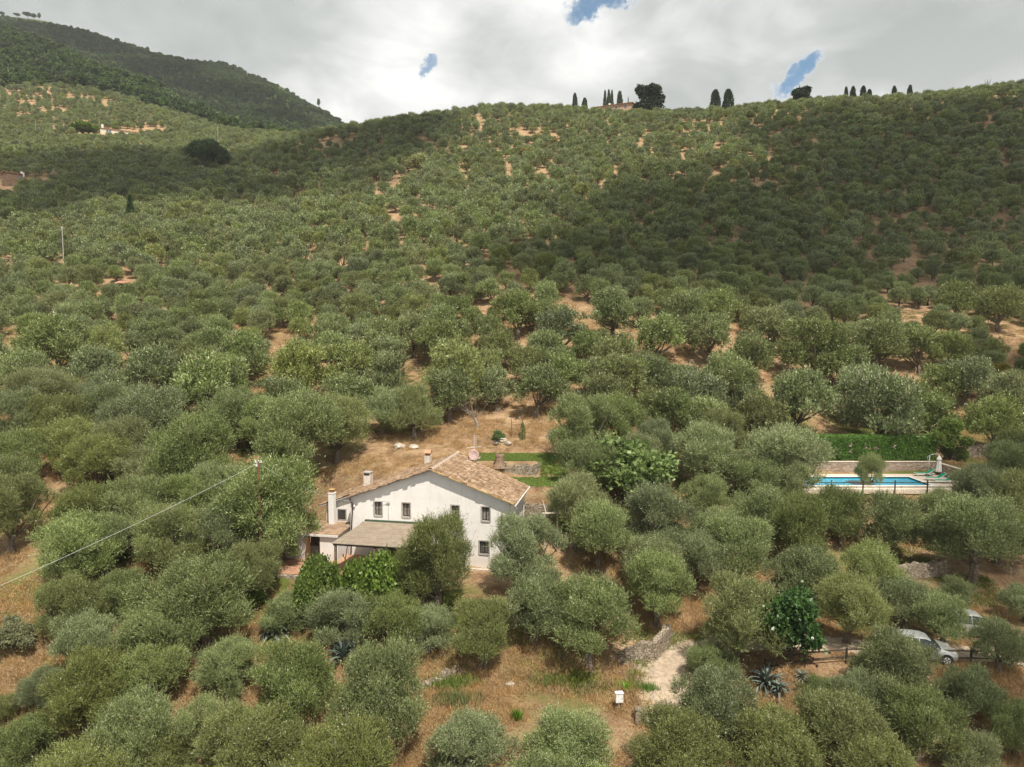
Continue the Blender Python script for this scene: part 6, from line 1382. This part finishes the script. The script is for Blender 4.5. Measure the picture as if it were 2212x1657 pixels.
MB().box(-.9, .9, 0, 2, -.3, 1.75).build('wall', M['brownwood'], ht); MB().prism([(-1.15, -.4, 1.752), (1.15, -.4, 1.752), (1.15, 2.2, 2.35), (-1.15, 2.2, 2.35)], (0, 0, .1)).build('roof', M['farroof'], ht)
MB().box(-.5, .3, -.03, -.002, -.1, 1.6).build('door', M['interior'], ht)
stone_wall('retaining_wall', [(x-2.6, y-1.0), (x, y-1.2), (x+1.6, y-1.1)], .55, .5, M['drystone'], 'low stone wall in front of the brown garden hut', 'wall', G7, jag=.05, seed=12)
p = pt(117, 380, 262); g0 = float(ground(p.x, 262)); gz = empty('thatched_shelter', (p.x, 262, g0), 'grey shelter with pointed roof right of the stone house', 'shelter')
MB().lathe((0, 0, 0), [(1.7, 3.3), (.9, 4.6), (.05, 6.)], 8).build('roof', M['postwood'], gz)
for a in (0, 1.57, 3.14, 4.71): MB().tube([(1.3*math.cos(a), 1.3*math.sin(a), -.2), (1.3*math.cos(a), 1.3*math.sin(a), 3.4)], .1, 5).build('post', M['darkwood'], gz)
p = pt(583, 292, 400); fs = block('far_shed', (p.x-7, 402), (p.x+7, 398), 6, p.z-3, p.z+.2, M['villa'], 'low tiled shed where the spur meets the near hill', [(3, .9, 1, 1.2), (10, .9, 1, 1.2)], M['farroof'], .4)

# ------------------------------------------------------------------ clouds overhead that shade parts of the hill
def cloud(targets, H_, label, ymin=14.):
    """closed puffs that float on the line from the shaded ground to the sun"""
    V_ = []; F_ = []; bm = bmesh.new(); bmesh.ops.create_icosphere(bm, subdivisions=3, radius=1); bv = np.array([v.co[:] for v in bm.verts]); bf = [tuple(v.index for v in f.verts) for f in bm.faces]; bm.free()
    cs = []
    for (u, v, rad) in targets:
        x, y, z = hit(u, v, 0., ymin); k = (H_-z)/SD.z; cs.append((x+SD.x*k, y+SD.y*k, H_, rad))
    c0 = np.mean([c[:3] for c in cs], 0); r = np.random.default_rng(len(cs))
    for (x, y, z, rad) in cs:
        for q in range(6):
            o_ = r.normal(size=3)*rad*.48; rr_ = rad*r.uniform(.55, .85); i = len(V_)
            V_ += [tuple(p) for p in bv*np.array([rr_, rr_, rr_*.45])+np.array([x, y, z])-c0+o_*np.array([1, 1, .35])]; F_ += [tuple(i+k for k in f) for f in bf]
    me_ = bpy.data.meshes.new('cloud'); me_.from_pydata(V_, [], F_); me_.polygons.foreach_set('use_smooth', [True]*len(F_)); me_.update()
    o = link('cloud', me_, M['cloud'], None, tuple(c0)); tag(o, label, 'cloud', kind='stuff')
cloud([(1450, 520, 40), (1650, 480, 46), (1850, 420, 50), (2000, 330, 55), (2150, 480, 50), (2150, 300, 50), (1800, 560, 34), (1300, 530, 28), (1750, 300, 40), (2150, 620, 20), (2230, 820, 12), (2240, 1050, 9), (2240, 1300, 7), (2230, 1560, 6)], 620, 'grey cloud overhead shading the right half of the hill, with added edge-darkening puffs')  # the last small puffs are added, unseen, to darken the right edge
cloud([(60, 400, 50), (250, 390, 46), (420, 400, 40), (600, 350, 42), (760, 330, 40), (880, 290, 34), (650, 420, 22), (120, 450, 24)], 700, 'grey cloud overhead shading the hollow on the left')
cloud([(250, 105, 60), (350, 150, 60), (450, 190, 60), (550, 215, 50), (600, 250, 45), (130, 72, 55), (430, 140, 60)], 1100, 'grey cloud overhead shading the wooded mountain', 650.)

# air between the camera and the far slopes
HZ = MB().box(-900, 900, -60, 1540, -60, 520).build('haze', None, None)
hm = bpy.data.materials.new('thin_air'); hm.use_nodes = True; t = NT(hm.node_tree); t.n.remove(t.n['Principled BSDF'])
pv = t.new('ShaderNodeVolumePrincipled'); pv.inputs['Density'].default_value = .00013; pv.inputs['Color'].default_value = (.86, .90, .95, 1)
t.l.new(pv.outputs[0], t.n['Material Output'].inputs['Volume']); HZ.data.materials.append(hm); tag(HZ, kind='stuff')
